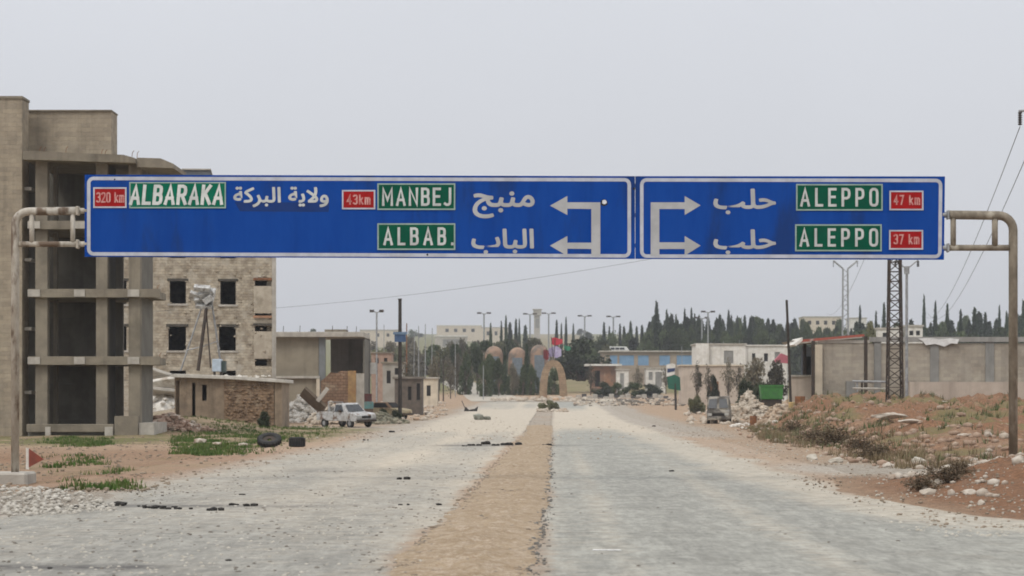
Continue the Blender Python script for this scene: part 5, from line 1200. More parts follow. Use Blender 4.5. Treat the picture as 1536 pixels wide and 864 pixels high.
def bush(seed, wid, n=2600, m=LEAFB, name='bush'):
    q = random.Random(seed); root = thing(name, 'x', 'bush'); st = MB(); cl = []
    for i in range(16):
        a = q.uniform(0, 6.28); rr = wid / 2 * math.sqrt(q.random()) * .8; z_ = q.uniform(.8, 8.3) * (1 - (rr / wid * 2) ** 2 * .75)
        c = Vector((rr * math.cos(a), rr * math.sin(a), z_)); cl.append((c, q.uniform(1.3, 2.4)))
        st.tube([(c.x * .2, c.y * .2, -.5), (c.x * .6, c.y * .6, z_ * .5), tuple(c)], .16, 4, .05)
    st.build('stems', BARK, root, world=False); vs, fs = [], []
    for i in range(n):
        c, r = q.choice(cl); d_ = Vector((q.gauss(0, 1), q.gauss(0, 1), q.gauss(0, .9))).normalized() * r * q.random() ** .4; p = c + d_; p.z = min(10, max(.1, p.z)); leaf(vs, fs, p, .48, q, .3)
    mb = MB(); mb.v = vs; mb.f = fs; mb.build('crown', m, root, world=False); return root
LEAFK = leafmat('dark_bush_foliage', (.026, .036, .02), (.05, .056, .032)); LEAFG = leafmat('brownish_scrub_foliage', (.092, .082, .056), (.125, .108, .075))
protos = {'u1': bush(21, 12, m=LEAFB), 'u2': bush(22, 10, m=LEAFK), 'u3': bush(23, 14, m=LEAFO), 'n1': broad(31, 9, 420, LEAFG, 'bare_tree', .08, 16), 'b5': broad(24, 10, 2000, LEAFG, 'broad_tree', .1, 11),
          'c1': conifer(1, 1.7), 'c2': conifer(2, 2.3), 'c3': conifer(3, 2.9, ragged=.45), 'p1': conifer(4, 4.2, 1800, ragged=.5, name='pine_tree', m=LEAFP), 'p2': conifer(5, 5.2, 1900, ragged=.6, name='pine_tree', m=LEAFP),
          'b1': broad(6, 9.5, 2400), 'b2': broad(7, 11, 2400, LEAFO, gap=11), 'b3': broad(8, 13, 2600, LEAFB, 'broad_tree', .05, 13), 'b4': broad(9, 9, 900, LEAFO, 'sparse_tree', .1, 8)}
used = set()
def tree(kind, px, rt, d, label, group=None, wpx=None, rb=None):
    pr_ = protos[kind]; x = X(px, d); z0 = h1(x, d) if rb is None else Z(rb, d); hgt = max(1.0, Z(rt, d) - z0); s = hgt / 10
    wx = s if wpx is None else wpx / F * d / {'c1': 1.7, 'c2': 2.3, 'c3': 2.9, 'p1': 4.2, 'p2': 5.2, 'b1': 9.5, 'b2': 11, 'b3': 13, 'b4': 9, 'u1': 12, 'u2': 10, 'u3': 14, 'b5': 10, 'n1': 9}[kind]
    if kind not in used:
        used.add(kind); pr_.location = (x, d, z0); pr_.scale = (wx, wx, s); pr_.rotation_euler.z = rng.uniform(0, 6); t = pr_
    else: t = dup(pr_, (x, d, z0), rng.uniform(0, 6), (wx, wx, s))
    t['label'] = label; t['category'] = 'bush' if kind[0] == 'u' else 'tree'
    if group: t['group'] = group
    elif 'group' in t: del t['group']
    return t
LC = 'slender dark cypress in the skyline row of conifers'; GC = 'cypresses along the skyline'
for px, rt, w_ in ((736, 487, 7), (752, 484, 6), (759, 476, 7), (765, 486, 9), (774, 481, 7), (779, 480, 6), (788, 490, 9), (835, 483, 6), (842, 487, 6), (849, 479, 6), (860, 488, 6), (906, 486, 7), (914, 492, 7), (930, 488, 6), (936, 492, 8), (946, 484, 12), (955, 492, 7), (963, 490, 8)):
    tree(rng.choice(('c1', 'c2', 'c3')), px, rt, rng.uniform(640, 760), LC, GC, w_)
tree('c3', 985, 455, 600, 'tallest pointed cypress at the left end of the dense pine grove', None, 15)
LG = 'dark conifer packed in the dense grove right of centre'; GG = 'conifers of the dense grove'
for px in range(976, 1052, 5):
    tree(rng.choice(('p1', 'p2', 'c3')), px + rng.uniform(-2, 2), rng.uniform(473, 494), rng.uniform(585, 650), LG, GG, rng.uniform(20, 32))
for px, rt in ((1000, 468), (1007, 474), (1014, 475), (1027, 466), (1037, 465), (1042, 474)): tree('c2', px, rt, 655, LG, GG, 8)
for px in range(968, 1056, 11): tree(rng.choice(('u2', 'b3')), px, rng.uniform(485, 496), 575, 'rounded dark tree filling the foot of the dense grove', 'round trees of the dense grove', 34)
LR = 'mid height dark pine in the broken tree line above the whitish houses'; GR = 'pines above the whitish houses'
for px in range(1054, 1200, 7):
    tree(rng.choice(('p1', 'p2', 'b1', 'p1')), px + rng.uniform(-3, 3), rng.uniform(476, 500), rng.uniform(560, 680), LR, GR, rng.uniform(20, 36))
for px, rt in ((1080, 474), (1093, 468), (1097, 476), (1106, 478), (1117, 476), (1125, 480), (1146, 488)): tree(rng.choice(('p1', 'c3')), px, rt, 600, LR, GR, 13)
for px in range(1058, 1200, 15): tree(rng.choice(('u2', 'b1', 'b3')), px, rng.uniform(492, 502), 555, 'rounded dark tree low in the line above the whitish houses', 'round trees above the whitish houses', 40)
LW = 'dark conifer in the tree line behind the compound wall'; GW = 'conifers behind the compound wall'
for px in range(1204, 1545, 8):
    tree(rng.choice(('p1', 'p2', 'c3', 'b1')), px + rng.uniform(-3, 3), rng.uniform(480, 502) if px < 1390 else rng.uniform(468, 496), rng.uniform(560, 700), LW, GW, rng.uniform(20, 34))
for px, rt, w_ in ((1290, 462, 6), (1314, 470, 6), (1326, 458, 8), (1386, 447, 8), (1403, 455, 10), (1421, 459, 10), (1441, 468, 8), (1462, 465, 12), (1478, 472, 9), (1499, 461, 9), (1510, 470, 11), (1535, 453, 12)): tree(rng.choice(('c1', 'c2', 'c3')), px, rt, 580, LW, GW, w_)
for px in range(1200, 1545, 17): tree(rng.choice(('u2', 'b1', 'b3')), px, rng.uniform(492, 502), 550, 'rounded dark tree low behind the compound wall', 'round trees behind the compound wall', 42)
for px in range(880, 970, 14): tree(rng.choice(('u2', 'b3', 'b5')), px, rng.uniform(496, 506), 610, 'rounded tree behind the blue shuttered row', 'round trees behind the shop row', 34)
tree('u1', 830, 551, 415, 'dark green shrub seen through the opening of the sandstone arch', None, 30)
tree('u2', 871, 499, 440, 'large dark round tree right of the sandstone arch', None, 78, 568)
tree('b2', 1308, 484, 300, 'olive green tree behind the compound wall beside the red edged canopy', None, 30)
tree('c2', 757, 522, 418, 'dark slim cypress between the left and middle domed kiosks', None, 7); tree('c1', 790, 519, 418, 'dark slim cypress between the middle and right domed kiosks', None, 8)
LS = 'dull green scrubby tree in the belt below the skyline left of the arch'; GS = 'scrubby trees left of the arch'
for i in range(46):
    px = 560 + i * 5.6 + rng.uniform(-4, 4); d = rng.uniform(460, 640)
    tree(rng.choice(('b1', 'b5', 'b4', 'b5', 'b5', 'b2')), px, rng.uniform(514, 532) if i % 3 else rng.uniform(506, 516), d, LS, GS, rng.uniform(28, 48))
LM = 'bushy roadside tree before the far road left of the domed kiosks'; GM = 'bushy trees by the far road'
for px, rt, d, w_ in ((700, 527, 415, 26), (716, 522, 418, 30), (733, 532, 410, 26), (748, 538, 402, 22), (686, 530, 425, 24), (726, 541, 398, 24), (771, 545, 408, 18), (785, 548, 404, 16), (797, 545, 410, 16)): tree(rng.choice(('b1', 'b5', 'u1')), px, rt, d, LM, GM, w_)
LH = 'dull scrub tree on the rising ground behind the right hand houses'; GH = 'scrub behind the right hand houses'
for i in range(26):
    px = 890 + i * 25 + rng.uniform(-8, 8); tree(rng.choice(('b1', 'b2', 'b3')), px, rng.uniform(506, 518), rng.uniform(540, 640), LH, GH, rng.uniform(22, 36))
for px, rt, w_ in ((735, 546, 26), (752, 548, 20), (768, 550, 22), (784, 552, 20), (800, 553, 22)): tree('u1', px, rt, 412, 'dark shrub hiding the foot of the domed kiosks', 'shrubs before the domed kiosks', w_)
LF = 'low dark far scrub tree along the hazy ridge'; GF = 'far scrub on the ridge'
for i in range(30): tree(rng.choice(('b1', 'b3')), rng.uniform(420, 1536), rng.uniform(492, 502), rng.uniform(1100, 1800), LF, GF, rng.uniform(14, 30))
for px, rt, d, w_, lb in ((1045, 541, 300, 22, 'bare brownish tree at the left corner of the beige yard building'), (1062, 546, 296, 20, 'bare brownish tree near the dark upright bush'), (1092, 536, 300, 28, 'taller bare brownish tree before the right half of the beige yard building'), (1108, 546, 290, 22, 'bare brownish tree above the pinkish rubble heap'),
    (650, 528, 330, 26, 'bare brownish tree beside the cream kiosk'), (676, 534, 380, 26, 'bare brownish tree beside the far road, left of the two short posts'), (702, 522, 420, 30, 'bare brownish tree in the scrub left of the domed kiosks'), (886, 545, 410, 22, 'bare brownish tree left of the reddish stall'), (999, 548, 420, 20, 'bare brownish tree behind the green hoarding'), (612, 542, 240, 26, 'bare brownish tree over the dark shack roof'), (956, 548, 410, 22, 'bare brownish tree between the two white booths')):
    tree('n1', px, rt, d, lb, None, w_)
# individual bushes
tree('u2', 1071, 556, 290, 'dark upright bush before the beige yard building', None, 18)
tree('u2', 1118, 562, 200, 'wide black green bush behind the pinkish rubble', None, 34); tree('u2', 1141, 566, 196, 'dark bush directly left of the green skip', None, 30)
tree('b5', 1134, 537, 260, 'brownish thin tree above the green skip, left one', None, 56); tree('b5', 1160, 541, 262, 'brownish thin tree above the green skip, right one', None, 48)
for px, w_, lb in ((906, 20, 'green bush before the reddish stall'), (925, 16, 'green bush before the small white booth'), (951, 24, 'round green bush between the two white booths'), (976, 24, 'green bush before the wider white booth')): tree(rng.choice(('u1', 'u2')), px, rng.uniform(567, 577), 395, lb, None, w_ * 1.6)
tree('u3', 1047, 583, 240, 'pale scrubby bush on the verge right of the green hoarding', None, 34)
tree('u3', 553, 612, 178, 'grey green bush behind the nose of the wrecked pickup', None, 26); tree('u2', 575, 610, 172, 'dark low bush at the foot of the black utility pole', None, 24); tree('u2', 594, 612, 172, 'darker clump right beside the black utility pole base', None, 18)
tree('u3', 820, 594, 270, 'thin scrub growing on the end of the median', None, 30); tree('u3', 832, 599, 262, 'low dry scrub among rocks at the median end', None, 22)
tree('u2', 396, 640, 130, 'dark weed clump at the right corner of the hut', None, 20)
for k_, v_ in protos.items():
    if k_ not in used:
        for c in list(v_.children): bpy.data.objects.remove(c)
        bpy.data.objects.remove(v_)
# dry shrubs by the right post and on the embankment
def dry_shrub(seed):
    q = random.Random(seed); root = thing('dry_shrub', 'x', 'shrub'); vs, fs = [], []
    st = MB()
    for i in range(42):
        a = q.uniform(0, 6.28); e_ = q.uniform(.15, 1.4); l = q.uniform(.5, 1); tip = Vector((math.cos(a) * math.cos(e_), math.sin(a) * math.cos(e_), math.sin(e_) * .9)) * l
        st.tube([(0, 0, -.1), tuple(tip * .5 + Vector((0, 0, .06))), tuple(tip)], .014, 4, .004)
        for j in range(26):
            p = tip * q.uniform(.35, 1.02) + Vector((q.gauss(0, .07), q.gauss(0, .07), q.gauss(0, .06))); p.z = max(.01, p.z); leaf(vs, fs, p, .045, q, .2)
    st.build('stems', BARK, root, world=False); mb = MB(); mb.v = vs; mb.f = fs; mb.build('twigs', M('dark_dry_twigs', (.095, .07, .047), (.15, .115, .075), 1.5, obj=True, rough=.9, spec=.1), root, world=False); return root
sh = dry_shrub(3); first = True
for px, rb, sw, lb in ((1382, 736, .48, 'dense brown dry shrub low at the left foot of the earth mound'), (1418, 726, .62, 'largest brown dry shrub among stones on the earth mound'), (1440, 712, .45, 'small dry shrub above the largest one on the earth mound'),
                       (1222, 664, 1.0, 'dry grey shrub on the left part of the embankment foot'), (1252, 668, 1.2, 'dry grey shrub in the middle of the embankment foot'), (1312, 690, .9, 'dry shrub at the right end of the embankment foot, near the side track'), (1190, 650, 1.0, 'dry scrub below the rusty orange drum'), (1288, 678, .9, 'dry shrub beside green weeds on the embankment foot')):
    gx, gy, gz = G(px, rb)
    if first: t = sh; t.location = (gx, gy, gz); t.scale = (sw, sw, sw * .8); first = False
    else: t = dup(sh, (gx, gy, gz), rng.uniform(0, 6), (sw, sw, sw * .75))
    t['label'] = lb; t['category'] = 'shrub'

# ------------------------------------------------------------------ grass, weeds, stones
def blades(name, m, pts, h0, h1_, label, cat, seed, wd=.012, per=5):
    q = random.Random(seed); mb = MB(); vs, fs = mb.v, mb.f
    for x, y, z in pts:
        for i in range(per):
            a = q.uniform(0, 6.28); h_ = q.uniform(h0, h1_); bx, by = x + q.gauss(0, .06), y + q.gauss(0, .06); dx, dy = math.cos(a), math.sin(a); l = h_ * q.uniform(.2, .8); o = len(vs)
            vs += [(bx - dy * wd, by + dx * wd, z - .02), (bx + dy * wd, by - dx * wd, z - .02), (bx + dx * l, by + dy * l, z + h_)]; fs.append((o, o + 1, o + 2))
    o = mb.build(name, m); tag(o, label, cat, kind='stuff'); return o
def scatter(n, px0, px1, r0, r1, keep):
    out = []; k_ = 0
    while len(out) < n and k_ < n * 30:
        k_ += 1; px, r_ = rng.uniform(px0, px1), rng.uniform(r0, r1); d = F * EYE / (r_ - HOR); x = X(px, d)
        if keep(px, r_, x, d): out.append((x, d, h1(x, d)))
    return out
def inpoly(px, r_, pts):
    c = False
    for i in range(len(pts)):
        (a, b), (c_, d_) = pts[i], pts[i - 1]
        if (b > r_) != (d_ > r_) and px < (c_ - a) * (r_ - b) / (d_ - b) + a: c = not c
    return c
nz_ = lambda x, y, f, s: float(fbm(np.array([x * f]), np.array([y * f * .5]), s)[0])
g1 = scatter(520, 30, 200, 652, 680, lambda p, r_, x, d: nz_(x, d, .9, 3) > .40 + rng.uniform(-.08, .08) + .35 * (((p - 112) / 75) ** 2 + ((r_ - 665) / 10) ** 2) ** 1.5)
g1 += scatter(2600, 255, 520, 640, 684, lambda p, r_, x, d: inpoly(p + rng.gauss(0, 18), r_ + rng.gauss(0, 4), [(258, 655), (300, 645), (420, 645), (520, 637), (470, 652), (400, 662), (345, 686), (275, 682)]) and nz_(x, d, .8, 7) > .44 + rng.uniform(-.10, .14))
g1 += scatter(260, 60, 240, 684, 738, lambda p, r_, x, d: nz_(x, d, 1.3, 5) > .54 + rng.uniform(-.06, .1) + .3 * abs((p - 140 - (r_ - 710) * .9) / 90) ** 2)
blades('short_grass', GRASSM, g1, .03, .15, 'short bright green grass patches on the sandy ground by the left buildings', 'grass', 5, .02, 6)
g2 = []
for i in range(60000):
    if len(g2) > 1100: break
    d = rng.uniform(61, 147); x = float(toe(d)) + rng.uniform(-.4, 14)
    if 768 + x / d * F < 1560 and nz_(x, d, .5, 61) > (.52 if x > float(toe(d)) + 3.2 else .47): g2.append((x, d, h1(x, d)))
blades('embankment_weeds', WEEDM, g2, .08, .34, 'grey green weeds spread over the red earth embankment on the right', 'weeds', 6, .02, 6)
g3 = []
for i in range(30000):
    if len(g3) > 800: break
    d = 59 * (140 / 59) ** rng.random(); x = float(toe(d)) + rng.gauss(.5, .9)
    if x > float(toe(d)) - .7 and nz_(x, d, .7, 33) > .47: g3.append((x, d, h1(x, d)))
blades('dry_weeds', DRYM, g3, .08, .36, 'dry brown weeds along the foot of the red embankment', 'weeds', 12, .014, 7)
blades('embankment_grass', GRASSM, g2[::3], .06, .2, 'sparse fresh grass among the weeds on the right embankment', 'grass', 9, .02, 5)
_bm = bmesh.new(); bmesh.ops.create_icosphere(_bm, subdivisions=1, radius=1); ICO = np.array([v.co[:] for v in _bm.verts]); ICF = np.array([[v.index for v in f.verts] for f in _bm.faces]); _bm.free()
def stones(name, m, pts, r0, r1, label, seed, pw=2.5):
    g = np.random.default_rng(seed); P = np.array(pts, float); n = len(P)
    r = r0 + (r1 - r0) * g.random(n) ** pw
    V = ICO[None] * g.uniform(.7, 1.18, (n, 12, 1)); V = np.clip(V, -.78, .78)
    V = V * (r[:, None] * g.uniform(.7, 1.3, (n, 3)) * np.array([1, 1, .72]))[:, None, :]
    a = g.uniform(0, 6.28, n); c, s_ = np.cos(a)[:, None], np.sin(a)[:, None]
    V = np.stack([V[..., 0] * c - V[..., 1] * s_, V[..., 0] * s_ + V[..., 1] * c, V[..., 2]], -1) + P[:, None, :]
    V[..., 2] += (r * .25)[:, None]
    Fc = (ICF[None] + (np.arange(n) * 12)[:, None, None]).reshape(-1, 3)
    me = bpy.data.meshes.new(name); me.vertices.add(n * 12); me.vertices.foreach_set('co', V.ravel())
    me.loops.add(Fc.size); me.loops.foreach_set('vertex_index', Fc.ravel().astype(np.int32)); me.polygons.add(len(Fc)); me.polygons.foreach_set('loop_start', np.arange(0, Fc.size, 3)); me.polygons.foreach_set('loop_total', np.full(len(Fc), 3))
    me.update(); me.materials.append(m); o = bpy.data.objects.new(name, me); COL.objects.link(o); tag(o, label, 'stones', kind='stuff'); return o
def strew(n, d0, d1, u0, u1, cl=0, thr=.5, soft=.12, seed=71, fq=.9, near=1.5):
    """points spread over the road by distance and offset from its axis, gathered by noise"""
    t_ = nrng.random(n * 4); d = d0 * (d1 / d0) ** (t_ ** near); u = nrng.uniform(u0, u1, n * 4)
    x = u + AX * d; k_ = (np.abs(x) < .225 * d + .5) & (fbm(x * fq, d * fq * .35, seed) > thr + nrng.uniform(-soft, soft, n * 4))
    x, d = x[k_][:n], d[k_][:n]; return np.stack([x, d, H(x, d)], -1)
stones('gravel', M('pale_gravel', (.52, .49, .43), (.38, .35, .3), 6), scatter(900, -30, 175, 728, 775, lambda p, r_, x, d: inpoly(p, r_, [(-30, 730), (60, 733), (140, 748), (190, 768), (-30, 778)])), .015, .07, 'pale gravel in front of the left post footing', 3)
ST = M('weathered_field_stone', (.50, .45, .38), (.36, .30, .24), 4, (.3, .22, .16), 2)
mp = []
for i in range(1100):
    a = rng.uniform(0, 6.28); r_ = math.sqrt(rng.random()); x, y = 10.2 + 3.4 * r_ * math.cos(a), 44 + 7 * r_ * math.sin(a)
    if x - AX * y > 6.4 and nz_(x, y, .8, 12) > .42: mp.append((x, y, h1(x, y)))
stones('scattered_stones', ST, mp, .018, .15, 'small stones scattered over the earth mound below the right post', 4)
SE_ = M('reddish_stone', (.36, .26, .19), (.25, .165, .115), 4, (.42, .37, .3), 2)
ep = []
for i in range(1700):
    d = 58 * (145 / 58) ** rng.random(); x = float(toe(d)) + rng.gauss(2.4, 3)
    if x > float(toe(d)) - 1.2: ep.append((x, d, h1(x, d)))
stones('embankment_stones', SE_, ep, .025, .22, 'loose stones and clods over the red embankment on the right', 6, 3.5)
SD = M('road_grit', (.20, .175, .145), (.12, .105, .085), 8); SM = M('brown_pebbles', (.29, .235, .175), (.20, .155, .11), 8); SP = M('pale_pebbles', (.52, .485, .42), (.41, .375, .31), 8)
stones('road_grit', SD, strew(3800, 20, 140, -8.5, -1.5), .005, .032, 'small dark grit strewn over the left carriageway', 7, 2.5)
stones('road_grit', SD, strew(420, 20, 140, -.1, 7, thr=.55), .006, .03, 'sparse dark grit on the right carriageway', 17, 3)
stones('pale_pebbles', SP, strew(5000, 20, 170, -9, -1.4, seed=75, thr=.47), .005, .032, 'pale pebbles over the left carriageway', 8, 2.5)
stones('pale_pebbles', SP, strew(2600, 30, 170, 4.6, 10.5, seed=76, thr=.5), .006, .04, 'pale pebbles over the dusty right verge', 18, 3)
stones('brown_pebbles', SM, strew(5200, 20, 150, -1.62, -.2, seed=77, thr=.42), .008, .045, 'brown pebbles and clods over the median', 9, 2.2)
stones('brown_pebbles', SD, strew(1800, 20, 150, -1.7, -.05, seed=79, thr=.48), .006, .035, 'dark clods over the median', 19, 2.2)
stones('brown_pebbles', SM, strew(2200, 32, 160, 5, 12, seed=78, thr=.48), .008, .045, 'brown clods on the right verge', 20, 3)
stones('brown_pebbles', SM, strew(2600, 44, 130, -24, -7.5, seed=81, thr=.46), .01, .07, 'brown clods over the sandy left verge', 21, 3)
_k = []
for i in range(420):
    d = 22 * (110 / 22) ** rng.random(); u = float(medr(np.array(d))) + rng.gauss(.02, .05); _k.append((u + AX * d, d, .01))
stones('broken_asphalt_edge', M('dark_asphalt_crumb', (.13, .125, .115), (.19, .18, .16), 6), _k, .008, .035, 'dark broken asphalt crumbs along the right edge of the median', 22, 2)
rp = scatter(900, -20, 1420, 618, 660, lambda p, r_, x, d: -11 < x - AX * d < 11)
stones('pale_road_rubble', ST, rp, .02, .09, 'small stones in the dusty band across the road', 8, 3)
_k = []
for i in range(420):
    px = rng.uniform(860, 1062); d = rng.uniform(300, 378); _k.append((X(px, d), d, h1(X(px, d), d)))
stones('roundabout_litter', SD, _k[:200], .1, .5, 'dark litter and blocks lying along the kerb row right of the arch', 23, 2); stones('roundabout_litter', RUBB, _k[200:], .1, .45, 'pale blocks lying along the kerb row right of the arch', 24, 2)
_k = []
for i in range(240):
    px = rng.uniform(556, 670); d = rng.uniform(180, 330); x = X(px, d)
    if x - AX * d < -10: _k.append((x, d, h1(x, d)))
for i in range(260):
    px = rng.uniform(1030, 1180); d = rng.uniform(165, 290); x = X(px, d)
    if x - AX * d > 9: _k.append((x, d, h1(x, d)))
stones('roadside_litter', RUBB, _k, .08, .4, 'rubble and litter along both far roadsides by the poles', 25, 2)
pp = scatter(170, 1030, 1180, 605, 650, lambda p, r_, x, d: inpoly(p, r_, [(1030, 606), (1100, 610), (1180, 640), (1170, 650), (1100, 642), (1040, 618)]))
stones('verge_rubble', LIMED, pp, .05, .3, 'white rubble bits along the verge before the grey van', 10, 2)
# larger stones one by one
BIG = [(1252, 694, .20, 'white stone by the roadside, left one of the pair at the side track'), (1218, 690, .22, 'greyish stone left of the white one at the side track'), (1333, 701, .17, 'pale stone at the lip of the side track near the dry shrubs'), (1352, 698, .24, 'grey boulder at the right end of the side track'),
       (1378, 697, .26, 'white boulder next to the grey one at the side track end'), (1452, 742, .14, 'rounded pale stone right of the largest dry shrub'), (1394, 742, .16, 'pale stone below the dense low dry shrub'), (1462, 694, .17, 'large pale boulder near the top of the earth mound'), (1446, 699, .15, 'pale boulder just left of the mound top boulder'),
       (1472, 757, .10, 'small pale stone low on the earth mound face'), (1164, 664, .20, 'white lump alone on the dusty right verge'), (1482, 655, .2, 'pale block half buried in red soil left of the right post'), (1450, 655, .2, 'pale flat block on red soil further left of the right post'), (1330, 630, .5, 'long flat pale rock on top of the embankment'),
       (1365, 636, .3, 'small flat pale rock right of the long flat rock on the embankment')]
SLIME = M('pale_limestone', (.52, .485, .42), (.40, .36, .29), 5, (.3, .24, .18), 3, bump=.6)
for px, rb, r_, lb in BIG:
    gx, gy, gz = G(px, rb); bm_ = bmesh.new(); bmesh.ops.create_icosphere(bm_, subdivisions=4, radius=1); q = random.Random(int(px)); sq = (q.uniform(1.0, 1.5) * (1.5 if 'flat' in lb else .85), q.uniform(.7, 1.0), .3 if 'flat' in lb else .66)
    cs_ = [Vector((q.gauss(0, 1), q.gauss(0, 1), q.gauss(0, 1))).normalized() for _ in range(14)]; mb = MB(); vv = []
    for v in bm_.verts:
        p = v.co.copy()
        for c_ in cs_:
            dd_ = p.dot(c_) - .62
            if dd_ > 0: p -= c_ * dd_
        p *= 1 + .22 * (float(fbm(np.array([p.x * 3 + px]), np.array([p.y * 3 + p.z * 2]), 5)[0]) - .5)
        vv.append((gx + p.x * r_ * sq[0], gy + p.y * r_ * sq[1], gz + r_ * .2 + p.z * r_ * sq[2]))
    mb.add(vv, [tuple(v.index for v in f.verts) for f in bm_.faces]); bm_.free(); tag(mb.build('boulder', SLIME if 'white' in lb else ST), lb, 'boulder')
cr = tag(MB().cbox((X(1400, 142), 142, h1(X(1400, 142), 142) + .28), (3.0, 1.2, .16), Matrix.Rotation(R(3), 4, 'Y')).build('fallen_slab', LIMED, bevel=.04), 'pale slab lying on dark weeds at the foot of the compound wall', 'concrete slab')
# charred lumps across the road
def lump(px, rb, r_, label, group, n=3):
    gx, gy, gz = G(px, rb); q = random.Random(int(px * 7 + rb)); mb = MB()
    for i in range(n): mb.rock((gx + q.gauss(0, r_ * .8), gy + q.gauss(0, r_ * .5), gz + r_ * .3), r_ * q.uniform(.6, 1), q)
    o = mb.build('charred_lump', CHAR); tag(o, label, 'debris', group); o['kind'] = 'stuff' if False else 'thing'
    del o['kind']; return o
LL = 'charred lump in the dark line of burnt debris across the left carriageway'; GLN = 'burnt debris line on the left carriageway'
for px, rb, r_ in ((108, 766, .05), (124, 762, .06), (155, 763, .07), (183, 759, .10), (212, 761, .05), (226, 763, .07), (240, 764, .08), (252, 765, .06), (262, 762, .05), (282, 765, .06), (316, 767, .08), (350, 759, .06), (377, 760, .08), (362, 743, .05)): lump(px, rb, r_, LL, GLN)
LK = 'charred lump in the burnt heap across the median'; GK = 'burnt heaps across the median'
for px, rb, r_ in ((698, 670, .08), (708, 669, .12), (720, 669, .10), (728, 667, .20), (742, 669, .12), (762, 668, .16), (776, 668, .20), (820, 669, .11)): lump(px, rb, r_, LK, GK)
LD = 'small dark lump lying alone on the left carriageway'; GD_ = 'lone dark lumps on the road'
for px, rb, r_ in ((602, 720, .09), (657, 759, .06), (605, 759, .05), (72, 855, .035), (347, 843, .04), (1008, 708, .06), (548, 661, .10), (980, 640, .14), (590, 649, .16)): lump(px, rb, r_, LD, GD_, 2)
# pronged wreck scrap and rock on the far road
gx, gy, gz = G(706, 617)
sp_ = thing('burnt_scrap', 'black two pronged scrap of wreckage lying on the far road', 'scrap metal', (gx, gy, gz))
MB().prism([(gx - .75, gz), (gx + .7, gz), (gx + .8, gz + .55), (gx + .45, gz + .28), (gx - .2, gz + .16), (gx - .55, gz + .5)], gy, gy + .7).build('plate', CHAR, sp_)
MB().tube([(gx - .6, gy, gz + .3), (gx - .95, gy + .2, gz + 1.15)], .04, 5).build('prong', CHAR, sp_)
gx, gy, gz = G(718, 630); tag(MB().rock((gx, gy, gz + .22), .55).rock((gx + .7, gy, gz + .15), .4).build('far_rock', M('grey_green_rock', (.26, .27, .22), (.18, .18, .15), 3)), 'grey green rock on the road below the black scrap', 'boulder')
# tyres
def tyre(px, rb, R_, w_, label, tilt, rim=True):
    gx, gy, gz = G(px, rb); t = thing('tyre', label, 'tyre', (gx, gy + R_ * .6, gz)); n = 24
    prof = [(R_ * .58, -w_ * .4), (R_ * .8, -w_ / 2), (R_ * .97, -w_ * .42), (R_, 0), (R_ * .97, w_ * .42), (R_ * .8, w_ / 2), (R_ * .58, w_ * .4)]; m_ = len(prof)
    Mx = Matrix.Translation((0, 0, w_ * .5 + R_ * abs(math.sin(tilt)) * .9)) @ Matrix.Rotation(tilt, 4, 'X')
    def lathe(pf, cols=n): return [Mx @ Vector((a * math.cos(2 * math.pi * k / n), a * math.sin(2 * math.pi * k / n), b)) for a, b in pf for k in range(n)]
    mb = MB(); mb.add(lathe(prof), [(j * n + k, j * n + (k + 1) % n, ((j + 1) % m_) * n + (k + 1) % n, ((j + 1) % m_) * n + k) for j in range(m_) for k in range(n)]); mb.build('carcass', TYRE, t, True, world=False)
    tb = MB()
    for k in range(24):
        a = 2 * math.pi * k / 24; tb.cbox((0, 0, 0), (.05, .05, w_ * .8), Mx @ Matrix.Rotation(a, 4, 'Z') @ Matrix.Translation((R_ * .985, 0, 0)))
    o = tb.build('tread', TYRE, t, world=False); o['kind'] = 'stuff'
    if rim: MB().add(lathe([(R_ * .56, -w_ * .2), (R_ * .2, -.02), (R_ * .2, .02), (R_ * .56, w_ * .2)]), [(j * n + k, j * n + (k + 1) % n, (j + 1) * n + (k + 1) % n, (j + 1) * n + k) for j in range(3) for k in range(n)]).build('rim', DSTEEL, t, world=False)
    return t
tyre(403, 672, .42, .20, 'old tyre lying tilted in the grass with its grey hollow facing out', R(28))
tyre(445, 671, .28, .36, 'thick black tyre lying flat at the edge of the asphalt', 0, False)
for px, rb, a, b, c, lb in ((300, 666, .9, .25, .1, 'pale concrete fragment lying in grass, left of the tyres'), (325, 671, .5, .3, .14, 'greyish fragment with a curved edge lying just left of the tyres'), (365, 671, .5, .3, .1, 'thin pale slab leaning on the tilted tyre'), (162, 636, 1.2, .6, .3, 'x')):
    if lb == 'x': continue
    gx, gy, gz = G(px, rb); tag(MB().rock((gx, gy, gz + c), a * .42, flat=.45).build('concrete_fragment', ST), lb, 'rubble')
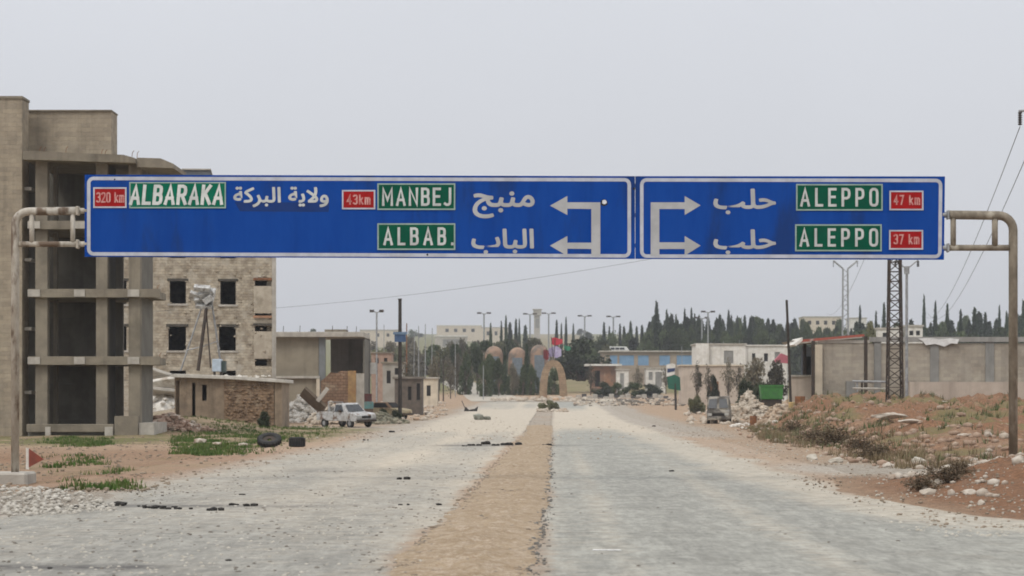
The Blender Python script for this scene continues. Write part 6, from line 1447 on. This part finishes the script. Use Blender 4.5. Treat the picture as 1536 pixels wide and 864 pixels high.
# red arrow marker beside the left post
gx, gy, gz = G(41, 704)
mk = thing('red_arrow_marker', 'small rust red triangular marker on a white stub post by the left gantry foot', 'marker', (gx, gy, gz))
pxm = F / gy
MB().box(gx - .035, gx + .035, gy, gy + .05, gz - .1, gz + 32 / pxm).build('stub_post', WHITEP, mk)
MB().prism([(gx + .04, gz + 3 / pxm), (gx + 25 / pxm, gz + 15 / pxm), (gx + .04, gz + 31 / pxm)], gy - .02, gy + .02).build('triangle', M('rusty_red_board', (.25, .07, .045), (.18, .055, .04), 4), mk)
# roundabout kerb blocks
KW = CONCL; KB = M('black_kerb_paint', (.05, .05, .05), (.09, .085, .08), 3)
for i in range(17):
    px = 868 + i * 8.2; d = 382 + 3 * math.sin(i); x = X(px, d); w2 = 7.2 / F * d / 2; hgt = .55 + .2 * math.sin(i * 2.3)
    b_ = MB().box(x - w2, x + w2, d, d + .6, h1(x, d) - .2, h1(x, d) + hgt).build('kerb_block', KB if i % 3 == 1 else KW, bevel=.05)
    tag(b_, 'black painted block in the roundabout kerb row right of the arch' if i % 3 == 1 else 'white painted block in the roundabout kerb row right of the arch', 'kerb block', 'black kerb blocks' if i % 3 == 1 else 'white kerb blocks')
rk = []
for i in range(150):
    px = rng.uniform(735, 880); d = rng.uniform(345, 376); x = X(px, d); rk.append((x, d, h1(x, d)))
stones('roundabout_rubble', RUBB, rk, .1, .7, 'broken stones heaped round the foot of the sandstone arch', 12, 2)
rk = []
for i in range(70): px = rng.uniform(806, 850); d = rng.uniform(255, 275); x = X(px, d); rk.append((x, d, h1(x, d)))
stones('median_end_rubble', RUBB, rk, .08, .4, 'stones around the scrub at the far end of the median', 13, 2)

# ------------------------------------------------------------------ the air
hz_ = bpy.data.materials.new('haze_air'); hz_.use_nodes = True; t = hz_.node_tree; t.nodes.clear()
ou_ = t.nodes.new('ShaderNodeOutputMaterial'); pv = t.nodes.new('ShaderNodeVolumePrincipled'); pv.inputs['Color'].default_value = (.93, .95, 1, 1); pv.inputs['Density'].default_value = .00022; pv.inputs['Anisotropy'].default_value = .2
t.links.new(pv.outputs[0], ou_.inputs['Volume'])
MB().box(-5200, 5200, -200, 6700, -2.0, 130).build('haze', hz_, kind='stuff')
